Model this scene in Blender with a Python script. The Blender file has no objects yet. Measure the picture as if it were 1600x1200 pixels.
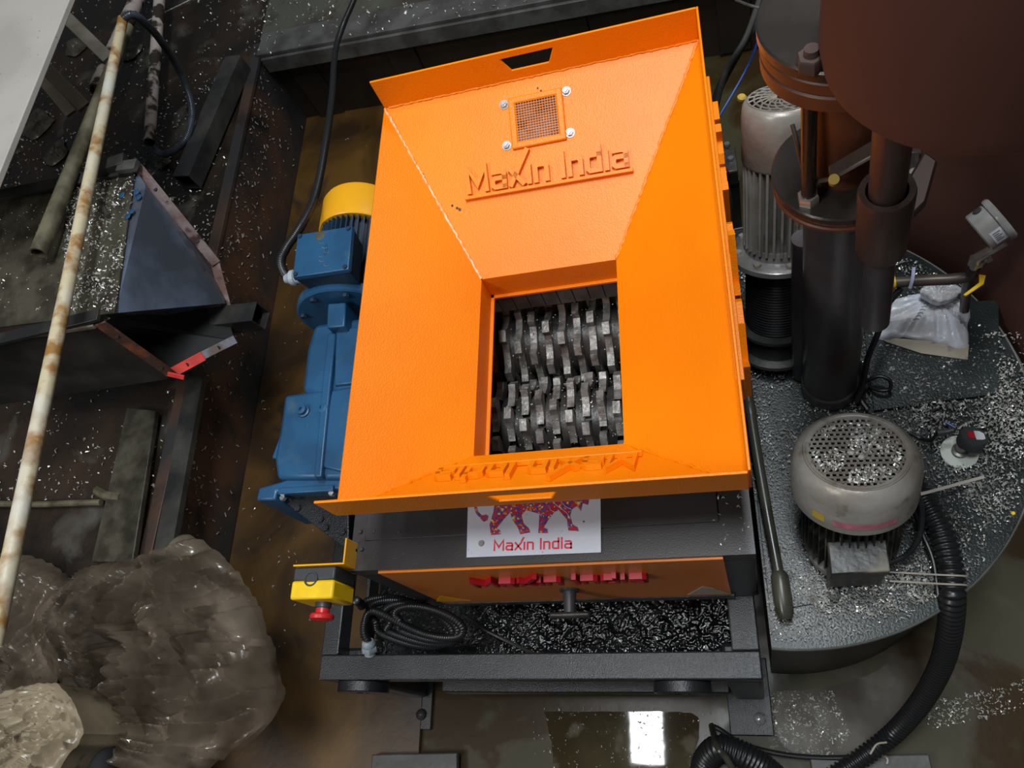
import bpy, bmesh, math, random
from mathutils import Vector, Matrix, Quaternion, noise
random.seed(7)
S = bpy.context.scene
COL = S.collection
# ------------------------------------------------------------ camera, world, lights
H = 2.0                                   # lens height above the floor
FPX = 1212.0
R0 = ((0.95768724, -0.10305265, -0.26872905), (0.0209396, -0.90627735, 0.42216453), (-0.28704823, -0.40992867, -0.86577237))
cam = bpy.data.cameras.new('camera'); camo = bpy.data.objects.new('camera', cam); COL.objects.link(camo)
cam.sensor_fit = 'HORIZONTAL'; cam.sensor_width = 36; cam.lens = 36 * FPX / 1600; cam.clip_start = 0.02
mr = Matrix([[R0[i][0], -R0[i][1], -R0[i][2], 0] for i in range(3)] + [[0, 0, 0, 1]])
camo.matrix_world = Matrix.Translation((0, 0, H)) @ mr
S.camera = camo
w = bpy.data.worlds.new('world'); S.world = w; w.use_nodes = True
bg = w.node_tree.nodes['Background']; bg.inputs[0].default_value = (0.75, 0.82, 0.9, 1); bg.inputs[1].default_value = 0.075
def area(name, loc, tgt, sx, sy, power, col):
    l = bpy.data.lights.new(name, 'AREA'); l.shape = 'RECTANGLE'; l.size = sx; l.size_y = sy; l.energy = power; l.color = col
    o = bpy.data.objects.new(name, l); COL.objects.link(o); o.location = loc
    d = Vector(tgt) - Vector(loc)
    o.rotation_euler = (0, 0, 0) if d.xy.length < 1e-4 else d.to_track_quat('-Z', 'Y').to_euler(); return o
area('skylight_main', (0.06, 0.80, 4.6), (0.06, 0.80, 0), 0.50, 2.0, 118, (0.90, 0.96, 1.0))
area('skylight_far', (1.8, 3.0, 4.0), (-0.3, 0.6, 0.5), 1.0, 0.7, 28, (1.0, 0.97, 0.93))
area('skylight_left', (-2.6, -1.2, 4.2), (-0.5, 0.8, 0.5), 1.3, 0.9, 50, (1.0, 0.98, 0.95))
area('strip_window', (-0.92, 0.10, 4.8), (-0.92, 0.10, 0), 0.26, 0.42, 14, (0.95, 0.98, 1.0))
S.view_settings.view_transform = 'Standard'; S.view_settings.look = 'None'
S.view_settings.gamma = 1; S.view_settings.exposure = 0.12; S.view_settings.use_curve_mapping = False

def ray(px, py):
    v = ((px - 800) / FPX, (py - 600) / FPX, 1.0)
    return Vector([sum(R0[i][k] * v[k] for k in range(3)) for i in range(3)])
def at(px, py, z):
    r = ray(px, py); return Vector((0, 0, H)) + r * ((z - H) / r.z)
def aty(px, py, y):
    r = ray(px, py); return Vector((0, 0, H)) + r * (y / r.y)

# ------------------------------------------------------------ materials
def new_mat(name):
    m = bpy.data.materials.new(name); m.use_nodes = True
    return m, m.node_tree.nodes, m.node_tree.links, m.node_tree.nodes['Principled BSDF']
def mat(name, c1, c2=None, rough=0.5, metal=0.0, ns=6.0, lo=0.4, hi=0.6, bump=0.0, bs=60.0, rough2=None,
        c3=None, n3=25.0, lo3=0.6, hi3=0.7, coat=0.0, detail=6.0, stretch=None, spec=0.5, warp=0.0, alpha=None):
    m, N, L, B = new_mat(name)
    B.inputs['Metallic'].default_value = metal; B.inputs['Roughness'].default_value = rough
    B.inputs['Coat Weight'].default_value = coat; B.inputs['Coat Roughness'].default_value = 0.15
    B.inputs['Specular IOR Level'].default_value = spec
    B.inputs['Base Color'].default_value = (*c1, 1)
    tc = N.new('ShaderNodeTexCoord'); src = tc.outputs['Object']
    if stretch:
        mp = N.new('ShaderNodeMapping'); mp.inputs['Scale'].default_value = stretch; L.new(src, mp.inputs['Vector']); src = mp.outputs['Vector']
    def nz(scale, det=detail):
        n = N.new('ShaderNodeTexNoise'); n.inputs['Scale'].default_value = scale; n.inputs['Detail'].default_value = det
        n.inputs['Distortion'].default_value = warp; L.new(src, n.inputs['Vector']); return n
    def ramp(n, a, b):
        r = N.new('ShaderNodeMapRange'); r.inputs['From Min'].default_value = a; r.inputs['From Max'].default_value = b
        L.new(n.outputs['Fac'], r.inputs['Value']); return r.outputs['Result']
    if c2 is not None:
        f = ramp(nz(ns), lo, hi); mx = N.new('ShaderNodeMix'); mx.data_type = 'RGBA'
        mx.inputs[6].default_value = (*c1, 1); mx.inputs[7].default_value = (*c2, 1); L.new(f, mx.inputs[0]); out = mx.outputs[2]
        if c3 is not None:
            g = ramp(nz(n3), lo3, hi3); m3 = N.new('ShaderNodeMix'); m3.data_type = 'RGBA'
            L.new(g, m3.inputs[0]); L.new(out, m3.inputs[6]); m3.inputs[7].default_value = (*c3, 1); out = m3.outputs[2]
        L.new(out, B.inputs['Base Color'])
        if rough2 is not None:
            rr = N.new('ShaderNodeMapRange'); rr.inputs['To Min'].default_value = rough; rr.inputs['To Max'].default_value = rough2
            L.new(f, rr.inputs['Value']); L.new(rr.outputs['Result'], B.inputs['Roughness'])
    if bump:
        b = N.new('ShaderNodeBump'); b.inputs['Strength'].default_value = bump; b.inputs['Distance'].default_value = 0.002
        L.new(nz(bs, 3).outputs['Fac'], b.inputs['Height']); L.new(b.outputs['Normal'], B.inputs['Normal'])
    if alpha is not None:
        a = N.new('ShaderNodeMapRange'); a.inputs['From Min'].default_value = 0.3; a.inputs['From Max'].default_value = 0.7
        a.inputs['To Min'].default_value = alpha[0]; a.inputs['To Max'].default_value = alpha[1]
        L.new(nz(7).outputs['Fac'], a.inputs['Value']); L.new(a.outputs['Result'], B.inputs['Alpha'])
    return m
M = {}
M['orange'] = mat('orange_powder_coat', (0.88, 0.235, 0.001), (0.84, 0.205, 0.001), spec=0.35, rough=0.38, ns=3, bump=0.35, bs=330, c3=(0.90, 0.265, 0.002), n3=1.2, lo3=0.4, hi3=0.7)
M['orange_worn'] = mat('orange_bead', (0.9, 0.25, 0.03), (0.95, 0.5, 0.25), rough=0.35, ns=90, bump=0.5, bs=150)
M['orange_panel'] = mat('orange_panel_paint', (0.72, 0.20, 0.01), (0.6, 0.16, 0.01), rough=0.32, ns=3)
M['black'] = mat('black_powder_coat', (0.008, 0.009, 0.011), (0.018, 0.018, 0.02), rough=0.28, rough2=0.33, ns=5, bump=0.45, bs=420, spec=0.5)
M['black_top'] = mat('black_satin_plate', (0.018, 0.014, 0.014), (0.036, 0.031, 0.031), rough=0.34, rough2=0.42, ns=4, bump=0.14, bs=400, c3=(0.08, 0.08, 0.08), n3=60, lo3=0.68, hi3=0.75)
M['oil'] = mat('oily_black_residue', (0.004, 0.004, 0.004), (0.012, 0.012, 0.012), rough=0.16, ns=10, bump=1.0, bs=110, spec=0.7)
M['blue'] = mat('blue_machine_enamel', (0.018, 0.085, 0.185), (0.014, 0.062, 0.135), rough=0.38, ns=9, bump=0.25, bs=90, c3=(0.045, 0.095, 0.14), n3=14, lo3=0.58, hi3=0.75)
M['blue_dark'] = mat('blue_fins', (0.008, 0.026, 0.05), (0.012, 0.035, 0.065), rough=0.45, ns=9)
M['yellow'] = mat('yellow_enamel', (0.85, 0.42, 0.01), (0.78, 0.36, 0.01), rough=0.35, ns=9)
M['yellow_pl'] = mat('yellow_plastic', (0.9, 0.58, 0.01), (0.8, 0.5, 0.01), rough=0.4, ns=30)
M['red_pl'] = mat('red_plastic', (0.55, 0.02, 0.02), rough=0.35)
M['red_letter'] = mat('red_lettering', (0.42, 0.008, 0.016), rough=0.4)
M['red_print'] = mat('red_print', (0.75, 0.02, 0.05), rough=0.5)
M['grey_pl'] = mat('dark_grey_plastic', (0.04, 0.042, 0.045), rough=0.45)
M['black_rubber'] = mat('black_ribbed_plastic', (0.012, 0.012, 0.013), rough=0.33)
M['grey_conduit'] = mat('grey_blue_conduit', (0.05, 0.065, 0.09), (0.03, 0.035, 0.04), rough=0.3, ns=20)
M['gland'] = mat('grey_nylon', (0.33, 0.38, 0.42), rough=0.4)
M['zinc'] = mat('zinc_plated_steel', (0.7, 0.72, 0.74), (0.5, 0.5, 0.5), rough=0.25, metal=0.8, ns=60)
M['steel_blade'] = mat('worn_blade_steel', (0.24, 0.225, 0.205), (0.12, 0.108, 0.098), rough=0.4, metal=0.35, ns=45, bump=0.4, bs=160, c3=(0.33, 0.32, 0.30), n3=80, lo3=0.58, hi3=0.68)
M['comb'] = mat('grey_comb_steel', (0.15, 0.14, 0.135), (0.10, 0.09, 0.085), rough=0.5, metal=0.2, ns=30, bump=0.4, bs=120)
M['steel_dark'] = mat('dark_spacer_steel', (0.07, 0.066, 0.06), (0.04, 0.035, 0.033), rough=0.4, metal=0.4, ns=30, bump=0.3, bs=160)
M['sign'] = mat('white_sign_plate', (0.66, 0.68, 0.76), (0.60, 0.62, 0.70), rough=0.35, ns=8, c3=(0.3, 0.3, 0.33), n3=110, lo3=0.70, hi3=0.73)
M['floor'] = mat('wet_stained_concrete', (0.040, 0.036, 0.015), (0.034, 0.020, 0.007), spec=0.25, rough=0.5, rough2=0.25, ns=3.2, lo=0.46, hi=0.54, bump=0.12, bs=40, c3=(0.055, 0.050, 0.026), n3=9, lo3=0.55, hi3=0.72, warp=0.6)
M['wetfloor'] = mat('water_film', (0.055, 0.045, 0.022), (0.035, 0.024, 0.010), rough=0.03, rough2=0.03, ns=5, bump=0.05, bs=9, c3=(0.10, 0.085, 0.06), n3=14, lo3=0.55, hi3=0.65)
M['murky'] = mat('murky_wet_patch', (0.040, 0.028, 0.012), (0.024, 0.014, 0.005), rough=0.42, rough2=0.55, ns=6, bump=0.15, bs=25, spec=0.35, c3=(0.055, 0.045, 0.026), n3=9, lo3=0.52, hi3=0.56)
M['brown'] = mat('rusty_brown_sheet', (0.115, 0.054, 0.006), (0.032, 0.016, 0.006), rough=0.5, rough2=0.4, ns=3, lo=0.36, hi=0.62, bump=0.3, bs=30, c3=(0.012, 0.01, 0.008), n3=3.5, lo3=0.60, hi3=0.68, warp=0.8)
M['pitwall'] = mat('rust_streaked_steel', (0.028, 0.027, 0.028), (0.085, 0.038, 0.020), rough=0.42, rough2=0.55, ns=2.6, lo=0.46, hi=0.62, bump=0.3, bs=50, c3=(0.012, 0.012, 0.013), n3=6, lo3=0.55, hi3=0.7, warp=0.4)
M['backwall'] = mat('dark_brown_steel', (0.024, 0.014, 0.007), (0.012, 0.008, 0.005), rough=0.6, ns=4, c3=(0.05, 0.032, 0.01), n3=5, lo3=0.6, hi3=0.75)
M['deck'] = mat('oily_dirty_deck', (0.010, 0.008, 0.006), (0.038, 0.020, 0.010), rough=0.38, rough2=0.55, ns=3.5, lo=0.45, hi=0.7, bump=0.9, bs=55, c3=(0.075, 0.07, 0.058), n3=7, lo3=0.58, hi3=0.72, warp=0.5)
M['deck2'] = mat('dusty_concrete_deck', (0.075, 0.076, 0.060), (0.035, 0.022, 0.014), rough=0.6, ns=2.2, lo=0.45, hi=0.62, bump=0.5, bs=50, c3=(0.02, 0.017, 0.013), n3=6, lo3=0.58, hi3=0.7)
M['beam'] = mat('dusty_grey_steel', (0.09, 0.09, 0.085), (0.05, 0.048, 0.045), rough=0.5, ns=12, bump=0.3, bs=80)
M['blacksteel'] = mat('oily_black_steel', (0.018, 0.018, 0.018), (0.045, 0.044, 0.038), rough=0.3, rough2=0.5, ns=8, lo=0.42, hi=0.65, bump=0.4, bs=60)
M['dirt'] = mat('oily_sludge', (0.035, 0.031, 0.022), (0.07, 0.064, 0.045), rough=0.22, rough2=0.4, ns=18, bump=1.0, bs=70)
M['bluesteel_sheen'] = mat('blue_grey_sheet_sheen', (0.15, 0.19, 0.27), (0.06, 0.07, 0.09), rough=0.18, rough2=0.22, ns=3.2, lo=0.45, hi=0.62)  # blue-grey sheet with a bright bluish reflection raised into its colour
M['rust'] = mat('rusty_flange', (0.13, 0.06, 0.045), (0.26, 0.20, 0.19), rough=0.6, ns=14, bump=0.6, bs=60, c3=(0.05, 0.02, 0.012), n3=24, lo3=0.55, hi3=0.65)
M['rust_bright'] = mat('orange_rust', (0.10, 0.045, 0.03), (0.30, 0.09, 0.03), rough=0.7, ns=22, lo=0.5, hi=0.65, bump=0.7, bs=60)
M['redpaint'] = mat('red_marking_paint', (0.72, 0.05, 0.03), (0.5, 0.03, 0.02), rough=0.45, ns=30)
M['silverpaint'] = mat('pale_blue_grey_flange', (0.20, 0.25, 0.32), (0.12, 0.09, 0.08), rough=0.4, ns=18)
M['pole'] = mat('rust_spotted_cream_pipe', (0.58, 0.50, 0.33), (0.30, 0.15, 0.035), rough=0.4, rough2=0.6, ns=16, lo=0.48, hi=0.60, bump=0.4, bs=70, c3=(0.62, 0.60, 0.52), n3=7, lo3=0.5, hi3=0.65)
M['pole2'] = mat('muddy_pipe', (0.16, 0.145, 0.09), (0.06, 0.05, 0.03), rough=0.5, ns=14, bump=0.6, bs=50)
M['pole3'] = mat('peeling_painted_pipe', (0.42, 0.36, 0.33), (0.03, 0.022, 0.015), rough=0.5, ns=16, lo=0.47, hi=0.55, bump=0.5, bs=50)
M['palepanel'] = mat('pale_speckled_board', (0.43, 0.405, 0.37), (0.37, 0.345, 0.315), rough=0.6, ns=5, c3=(0.2, 0.19, 0.18), n3=90, lo3=0.69, hi3=0.72)
M['slat'] = mat('weathered_grey_slat', (0.24, 0.21, 0.17), (0.14, 0.12, 0.09), rough=0.6, ns=10)
M['platform'] = mat('oily_tank_top', (0.022, 0.029, 0.029), (0.011, 0.014, 0.013), spec=0.28, rough=0.32, rough2=0.24, ns=7, lo=0.42, hi=0.62, bump=0.35, bs=260, c3=(0.036, 0.047, 0.049), n3=5, lo3=0.6, hi3=0.75)
M['tankside'] = mat('black_brown_tank_side', (0.018, 0.015, 0.010), (0.028, 0.024, 0.018), rough=0.4, ns=5)
M['chip'] = mat('metal_chips', (0.62, 0.61, 0.57), (0.26, 0.25, 0.22), rough=0.3, metal=0.3, ns=45)
M['cast'] = mat('cast_aluminium', (0.34, 0.32, 0.29), (0.20, 0.165, 0.13), rough=0.36, metal=0.25, ns=12, lo=0.4, hi=0.7, bump=0.3, bs=80, c3=(0.12, 0.10, 0.08), n3=26, lo3=0.60, hi3=0.72)
M['cast_dirty'] = mat('greasy_cast_aluminium', (0.24, 0.235, 0.225), (0.13, 0.125, 0.11), rough=0.3, metal=0.35, ns=14, bump=0.4, bs=60, c3=(0.05, 0.045, 0.04), n3=20, lo3=0.55, hi3=0.7)
M['ribbox'] = mat('mud_covered_black_box', (0.02, 0.019, 0.017), (0.20, 0.18, 0.14), rough=0.4, rough2=0.6, ns=13, lo=0.5, hi=0.66, bump=0.6, bs=60)
M['column'] = mat('oiled_grey_cylinder', (0.085, 0.082, 0.088), (0.13, 0.125, 0.135), rough=0.32, metal=0.35, ns=5, bump=0.25, bs=70, c3=(0.11, 0.058, 0.045), n3=4, lo3=0.5, hi3=0.7)
M['flange_dark'] = mat('oiled_black_flange', (0.040, 0.032, 0.028), (0.022, 0.018, 0.016), rough=0.25, ns=6, bump=0.2, bs=80)
M['flange_rim'] = mat('red_brown_rim', (0.16, 0.052, 0.022), (0.09, 0.03, 0.015), rough=0.45, ns=10)
M['maroon'] = mat('dark_finger_maroon', (0.105, 0.038, 0.026), (0.085, 0.030, 0.021), rough=0.75, ns=2)  # tone of a finger over the lens, put on added shapes
M['lever'] = mat('brown_steel_lever', (0.13, 0.10, 0.08), (0.08, 0.06, 0.05), rough=0.4, metal=0.3, ns=12)
M['yokem'] = mat('brown_grey_yoke', (0.105, 0.068, 0.058), (0.075, 0.05, 0.045), rough=0.38, metal=0.3, ns=8)
M['pipe_dark'] = mat('oily_green_black_pipe', (0.022, 0.022, 0.016), (0.05, 0.048, 0.035), rough=0.2, rough2=0.35, ns=12)
M['chrome'] = mat('stainless_steel', (0.62, 0.61, 0.60), (0.45, 0.43, 0.4), rough=0.22, metal=0.55, ns=20)
M['white_label'] = mat('white_label', (0.65, 0.65, 0.68), (0.5, 0.5, 0.52), rough=0.5, ns=30)
M['ink'] = mat('dark_print', (0.05, 0.045, 0.06), rough=0.6)
M['film'] = mat('clear_white_plastic_film', (0.76, 0.79, 0.88), (0.60, 0.59, 0.60), rough=0.2, rough2=0.3, ns=9, bump=0.4, bs=40)
M['paper'] = mat('stained_paper', (0.42, 0.36, 0.28), (0.10, 0.085, 0.07), rough=0.6, ns=40, lo=0.6, hi=0.7)
M['bag'] = mat('dirty_clear_plastic', (0.27, 0.215, 0.16), (0.12, 0.09, 0.062), rough=0.14, rough2=0.26, ns=5, bump=0.3, bs=22, c3=(0.04, 0.03, 0.02), n3=9, lo3=0.56, hi3=0.68, spec=0.9, alpha=(0.22, 0.78))
M['bagcream'] = mat('cream_stained_plastic', (0.34, 0.28, 0.19), (0.22, 0.17, 0.11), rough=0.3, ns=8, bump=0.3, bs=20, c3=(0.10, 0.075, 0.05), n3=26, lo3=0.6, hi3=0.7)
M['glass'] = mat('smoky_glass', (0.10, 0.09, 0.09), rough=0.08, spec=0.8)
M['blue_wire'] = mat('blue_hose', (0.02, 0.06, 0.25), rough=0.4)
M['tie'] = mat('nylon_tie', (0.42, 0.38, 0.32), rough=0.5)
M['lilac'] = mat('lilac_tie', (0.55, 0.55, 0.80), rough=0.5)
M['pink'] = mat('faded_pink_sticker', (0.50, 0.16, 0.22), (0.35, 0.13, 0.15), rough=0.5, ns=60)
M['sticker_y'] = mat('yellow_sticker', (0.50, 0.33, 0.05), rough=0.5)
M['white_disc'] = mat('grimy_white_disc', (0.62, 0.66, 0.58), (0.04, 0.04, 0.035), rough=0.5, ns=22, lo=0.52, hi=0.58)
M['stain'] = mat('olive_stain', (0.06, 0.06, 0.04), rough=0.6)
M['sleeve'] = mat('matt_black_fabric', (0.008, 0.008, 0.009), rough=0.8)
M['void'] = mat('hollow_shade_black', (0.006, 0.006, 0.006), rough=0.7)  # near-black colour standing in for shade inside holes and hollows
def lion_mat():
    m, N, L, B = new_mat('multicolour_lion_print')
    tc = N.new('ShaderNodeTexCoord'); v = N.new('ShaderNodeTexVoronoi'); v.inputs['Scale'].default_value = 330
    L.new(tc.outputs['Object'], v.inputs['Vector']); sp = N.new('ShaderNodeSeparateColor'); L.new(v.outputs['Color'], sp.inputs[0])
    r = N.new('ShaderNodeValToRGB'); r.color_ramp.interpolation = 'CONSTANT'
    cols = [(0.0, (0.55, 0.02, 0.05)), (0.3, (0.08, 0.06, 0.30)), (0.55, (0.60, 0.04, 0.06)), (0.72, (0.75, 0.30, 0.03)), (0.82, (0.16, 0.10, 0.36)), (0.93, (0.8, 0.7, 0.25))]
    e = r.color_ramp.elements; e[0].position = 0; e[0].color = (*cols[0][1], 1); e[1].position = cols[1][0]; e[1].color = (*cols[1][1], 1)
    for p, c in cols[2:]:
        k = e.new(p); k.color = (*c, 1)
    L.new(sp.outputs[0], r.inputs[0]); L.new(r.outputs[0], B.inputs['Base Color']); B.inputs['Roughness'].default_value = 0.45
    return m
M['lion'] = lion_mat()

# ------------------------------------------------------------ geometry helpers
def basis(d):
    d = Vector(d).normalized(); q = d.to_track_quat('Z', 'Y'); return q.to_matrix()
class MB:
    def __init__(s): s.v = []; s.f = []
    def add(s, vs, fs):
        o = len(s.v); s.v += [Vector(a) for a in vs]; s.f += [tuple(i + o for i in f) for f in fs]; return s
    def box(s, lo, hi):
        x0, y0, z0 = lo; x1, y1, z1 = hi
        return s.add([(x0,y0,z0),(x1,y0,z0),(x1,y1,z0),(x0,y1,z0),(x0,y0,z1),(x1,y0,z1),(x1,y1,z1),(x0,y1,z1)],
                     [(3,2,1,0),(4,5,6,7),(0,1,5,4),(1,2,6,5),(2,3,7,6),(3,0,4,7)])
    def cbox(s, c, size, rot=None):
        c = Vector(c); hx, hy, hz = size[0]/2, size[1]/2, size[2]/2
        m = rot if rot is not None else Matrix.Identity(3)
        p = [c + m @ Vector(a) for a in ((-hx,-hy,-hz),(hx,-hy,-hz),(hx,hy,-hz),(-hx,hy,-hz),(-hx,-hy,hz),(hx,-hy,hz),(hx,hy,hz),(-hx,hy,hz))]
        return s.add(p, [(3,2,1,0),(4,5,6,7),(0,1,5,4),(1,2,6,5),(2,3,7,6),(3,0,4,7)])
    def bar(s, a, b, wd, ht, up=(0,0,1)):
        a = Vector(a); b = Vector(b); d = (b-a).normalized(); u = Vector(up); sd = d.cross(u).normalized(); u = sd.cross(d).normalized()
        m = Matrix((sd, d, u)).transposed()
        return s.cbox((a+b)/2, (wd, (b-a).length, ht), m)
    def lathe(s, o, axis, prof, seg=32, caps=True, phase=0.0):
        o = Vector(o); m = basis(axis); n = len(prof); vs = []
        for r, h in prof:
            for k in range(seg):
                t = 2*math.pi*k/seg + phase; vs.append(o + m @ Vector((r*math.cos(t), r*math.sin(t), h)))
        fs = [(i*seg+k, i*seg+(k+1) % seg, (i+1)*seg+(k+1) % seg, (i+1)*seg+k) for i in range(n-1) for k in range(seg)]
        if caps:
            if prof[0][0] > 1e-5: fs.append(tuple(range(seg))[::-1])
            if prof[-1][0] > 1e-5: fs.append(tuple((n-1)*seg+k for k in range(seg)))
        return s.add(vs, fs)
    def cyl(s, a, b, r0, r1=None, seg=24):
        a = Vector(a); b = Vector(b); return s.lathe(a, b-a, [(r0, 0), (r1 if r1 is not None else r0, (b-a).length)], seg)
    def tube(s, pts, r, seg=10, caps=True):
        n = len(pts); pts = [Vector(p) for p in pts]; rs = r if isinstance(r, (list, tuple)) else [r]*n
        t0 = (pts[1]-pts[0]).normalized(); nrm = t0.orthogonal().normalized(); vs = []
        for i in range(n):
            t = (pts[min(i+1, n-1)]-pts[max(i-1, 0)]).normalized()
            nrm = (nrm - t*nrm.dot(t)).normalized(); bn = t.cross(nrm)
            for k in range(seg):
                a = 2*math.pi*k/seg; vs.append(pts[i] + (nrm*math.cos(a) + bn*math.sin(a))*rs[i])
        fs = [(i*seg+k, i*seg+(k+1) % seg, (i+1)*seg+(k+1) % seg, (i+1)*seg+k) for i in range(n-1) for k in range(seg)]
        if caps: fs += [tuple(range(seg))[::-1], tuple((n-1)*seg+k for k in range(seg))]
        return s.add(vs, fs)
    def plate(s, pts, th):                     # flat polygon given thickness along its normal
        pts = [Vector(p) for p in pts]; n = Vector((0, 0, 0))
        for i in range(len(pts)):
            n += (pts[i]-pts[0]).cross(pts[(i+1) % len(pts)]-pts[0])
        n.normalize(); k = len(pts)
        vs = pts + [p - n*th for p in pts]
        return s.add(vs, [tuple(range(k)), tuple(range(2*k-1, k-1, -1))] + [(i, i+k, (i+1) % k + k, (i+1) % k) for i in range(k)])
    def hexnut(s, c, axis, r, h): return s.lathe(c, axis, [(r*0.92, 0), (r, h*0.08), (r, h*0.85), (r*0.9, h)], 6)
    def build(s, name, m, parent=None, smooth=True, bevel=0.0, seg=2, angle=35):
        me = bpy.data.meshes.new(name); me.from_pydata(s.v, [], s.f); me.validate(); me.update()
        bm = bmesh.new(); bm.from_mesh(me); bmesh.ops.recalc_face_normals(bm, faces=bm.faces); bm.to_mesh(me); bm.free()
        mt = M[m] if isinstance(m, str) else m
        me.materials.append(mt)
        if smooth:
            me.polygons.foreach_set('use_smooth', [True]*len(me.polygons)); me.set_sharp_from_angle(angle=math.radians(angle))
        o = bpy.data.objects.new(name, me); COL.objects.link(o)
        if parent: o.parent = parent; o.matrix_parent_inverse = Matrix.Translation(-PLOC(parent))
        if bevel:
            b = o.modifiers.new('bevel', 'BEVEL'); b.width = bevel; b.segments = seg; b.limit_method = 'ANGLE'; b.angle_limit = math.radians(40)
        return o
def PLOC(o):
    v = Vector(o.location); p = o.parent
    while p: p = p.parent
    return v if not o.parent else Vector((0, 0, 0)) + (PLOC(o.parent) if False else ABS.get(o.name, Vector((0, 0, 0))))
ABS = {}
def PLOC(o):                                   # parts are modelled in world coordinates
    return Vector(o.location) if o.parent is None else Vector((0, 0, 0))
def MBmesh(me, o=None): pass
def tag(o, label=None, cat=None, group=None, kind=None):
    if label: o['label'] = label
    if cat: o['category'] = cat
    if group: o['group'] = group
    if kind: o['kind'] = kind
    return o
def thing(name, loc, label, cat, group=None):
    o = bpy.data.objects.new(name, None); COL.objects.link(o); o.location = loc; o.empty_display_size = 0.05
    return tag(o, label, cat, group)
def struct(o): o['kind'] = 'structure'; return o
def spline(pts, n=12):
    pts = [Vector(p) for p in pts]; q = [pts[0]*2-pts[1]] + pts + [pts[-1]*2-pts[-2]]; out = []
    for i in range(1, len(q)-2):
        a, b, c, d = q[i-1], q[i], q[i+1], q[i+2]
        for k in range(n):
            t = k/n; out.append(0.5*((2*b) + (c-a)*t + (2*a-5*b+4*c-d)*t*t + (3*b-a-3*c+d)*t**3))
    out.append(pts[-1]); return out
def resample(pts, step):
    out = [pts[0]]; acc = 0.0
    for i in range(1, len(pts)):
        a, b = pts[i-1], pts[i]; L = (b-a).length
        while acc + L >= step and L > 0:
            t = (step-acc)/L; a = a.lerp(b, t); out.append(a.copy()); L = (b-a).length; acc = 0.0
        acc += L
    return out
def ribbed(pts, r, pitch, depth=0.14, seg=12):
    p = resample(spline(pts, 24), pitch/4); rs = [r*(1 if (i % 4) in (1, 2) else 1-depth) for i in range(len(p))]
    return MB().tube(p, rs, seg)
def text_mesh(body, size, extrude, mtx, name, m, parent, bevel=0.0, spacing=1.0):
    cu = bpy.data.curves.new(name, 'FONT'); cu.body = body; cu.size = size; cu.extrude = extrude; cu.align_x = 'CENTER'; cu.space_character = spacing
    cu.offset = size*0.012; cu.bevel_depth = bevel; cu.resolution_u = 4
    t = bpy.data.objects.new(name+'_tmp', cu); COL.objects.link(t)
    bpy.context.view_layer.update()
    me = bpy.data.meshes.new_from_object(t.evaluated_get(bpy.context.evaluated_depsgraph_get()))
    bpy.data.objects.remove(t); me.transform(mtx); me.materials.clear(); me.materials.append(M[m])
    o = bpy.data.objects.new(name, me); COL.objects.link(o)
    o.parent = parent; o.matrix_parent_inverse = Matrix.Translation(-PLOC(parent)); return o
def frame_mtx(o, x, y):
    x = Vector(x).normalized(); z = x.cross(Vector(y)).normalized(); y = z.cross(x)
    m = Matrix((x, y, z)).transposed().to_4x4(); m.translation = Vector(o); return m
def copy_part(src, parent, name=None, delta=None, mtx=None):
    c = src.copy(); COL.objects.link(c); c.parent = parent; c.matrix_parent_inverse = src.matrix_parent_inverse.copy()
    if delta is not None: c.location = Vector(src.location) + Vector(delta)
    return c
def inside(p, poly):
    r = False; n = len(poly)
    for i in range(n):
        a, b = poly[i], poly[(i+1) % n]
        if (a[1] > p[1]) != (b[1] > p[1]) and p[0] < (b[0]-a[0])*(p[1]-a[1])/(b[1]-a[1])+a[0]: r = not r
    return r
def chips(name, poly, n, zf, parent, size=(0.002, 0.006), clump=4.0, thr=0.0, m='chip', avoid=()):
    """curled metal shavings lying on a surface: far too many to count"""
    mb = MB(); xs = [p[0] for p in poly]; ys = [p[1] for p in poly]; c = 0; tries = 0
    while c < n and tries < n*30:
        tries += 1
        x = random.uniform(min(xs), max(xs)); y = random.uniform(min(ys), max(ys))
        if not inside((x, y), poly): continue
        if any((x-a)**2+(y-b)**2 < r*r for a, b, r in avoid): continue
        d = noise.noise(Vector((x*clump, y*clump, 3.1)))*0.5+0.5 + 0.25*noise.noise(Vector((x*clump*5, y*clump*5, 9.1)))
        if d < thr + random.random()*0.55: continue
        z = zf(x, y) if callable(zf) else zf
        s = random.uniform(*size)*(1.6 if random.random() < 0.06 else 1); a = random.uniform(0, 6.28); ww = s*random.uniform(0.25, 0.5)
        u = Vector((math.cos(a), math.sin(a), random.uniform(-0.3, 0.3))); v = Vector((-math.sin(a), math.cos(a), random.uniform(-0.5, 0.5)))
        o = Vector((x, y, z + s*0.35)); h = Vector((0, 0, s*random.uniform(0.1, 0.5))); k = v*random.uniform(-0.4, 0.4)*s
        mb.add([o-u*s*.5-v*ww*.5, o-u*s*.5+v*ww*.5, o+h+k-v*ww*.5, o+h+k+v*ww*.5, o+u*s*.5-v*ww*.4, o+u*s*.5+v*ww*.4], [(0, 2, 3, 1), (2, 4, 5, 3)])
        c += 1
    ob = mb.build(name, m, parent, smooth=False); ob['kind'] = 'stuff'; return ob

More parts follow.
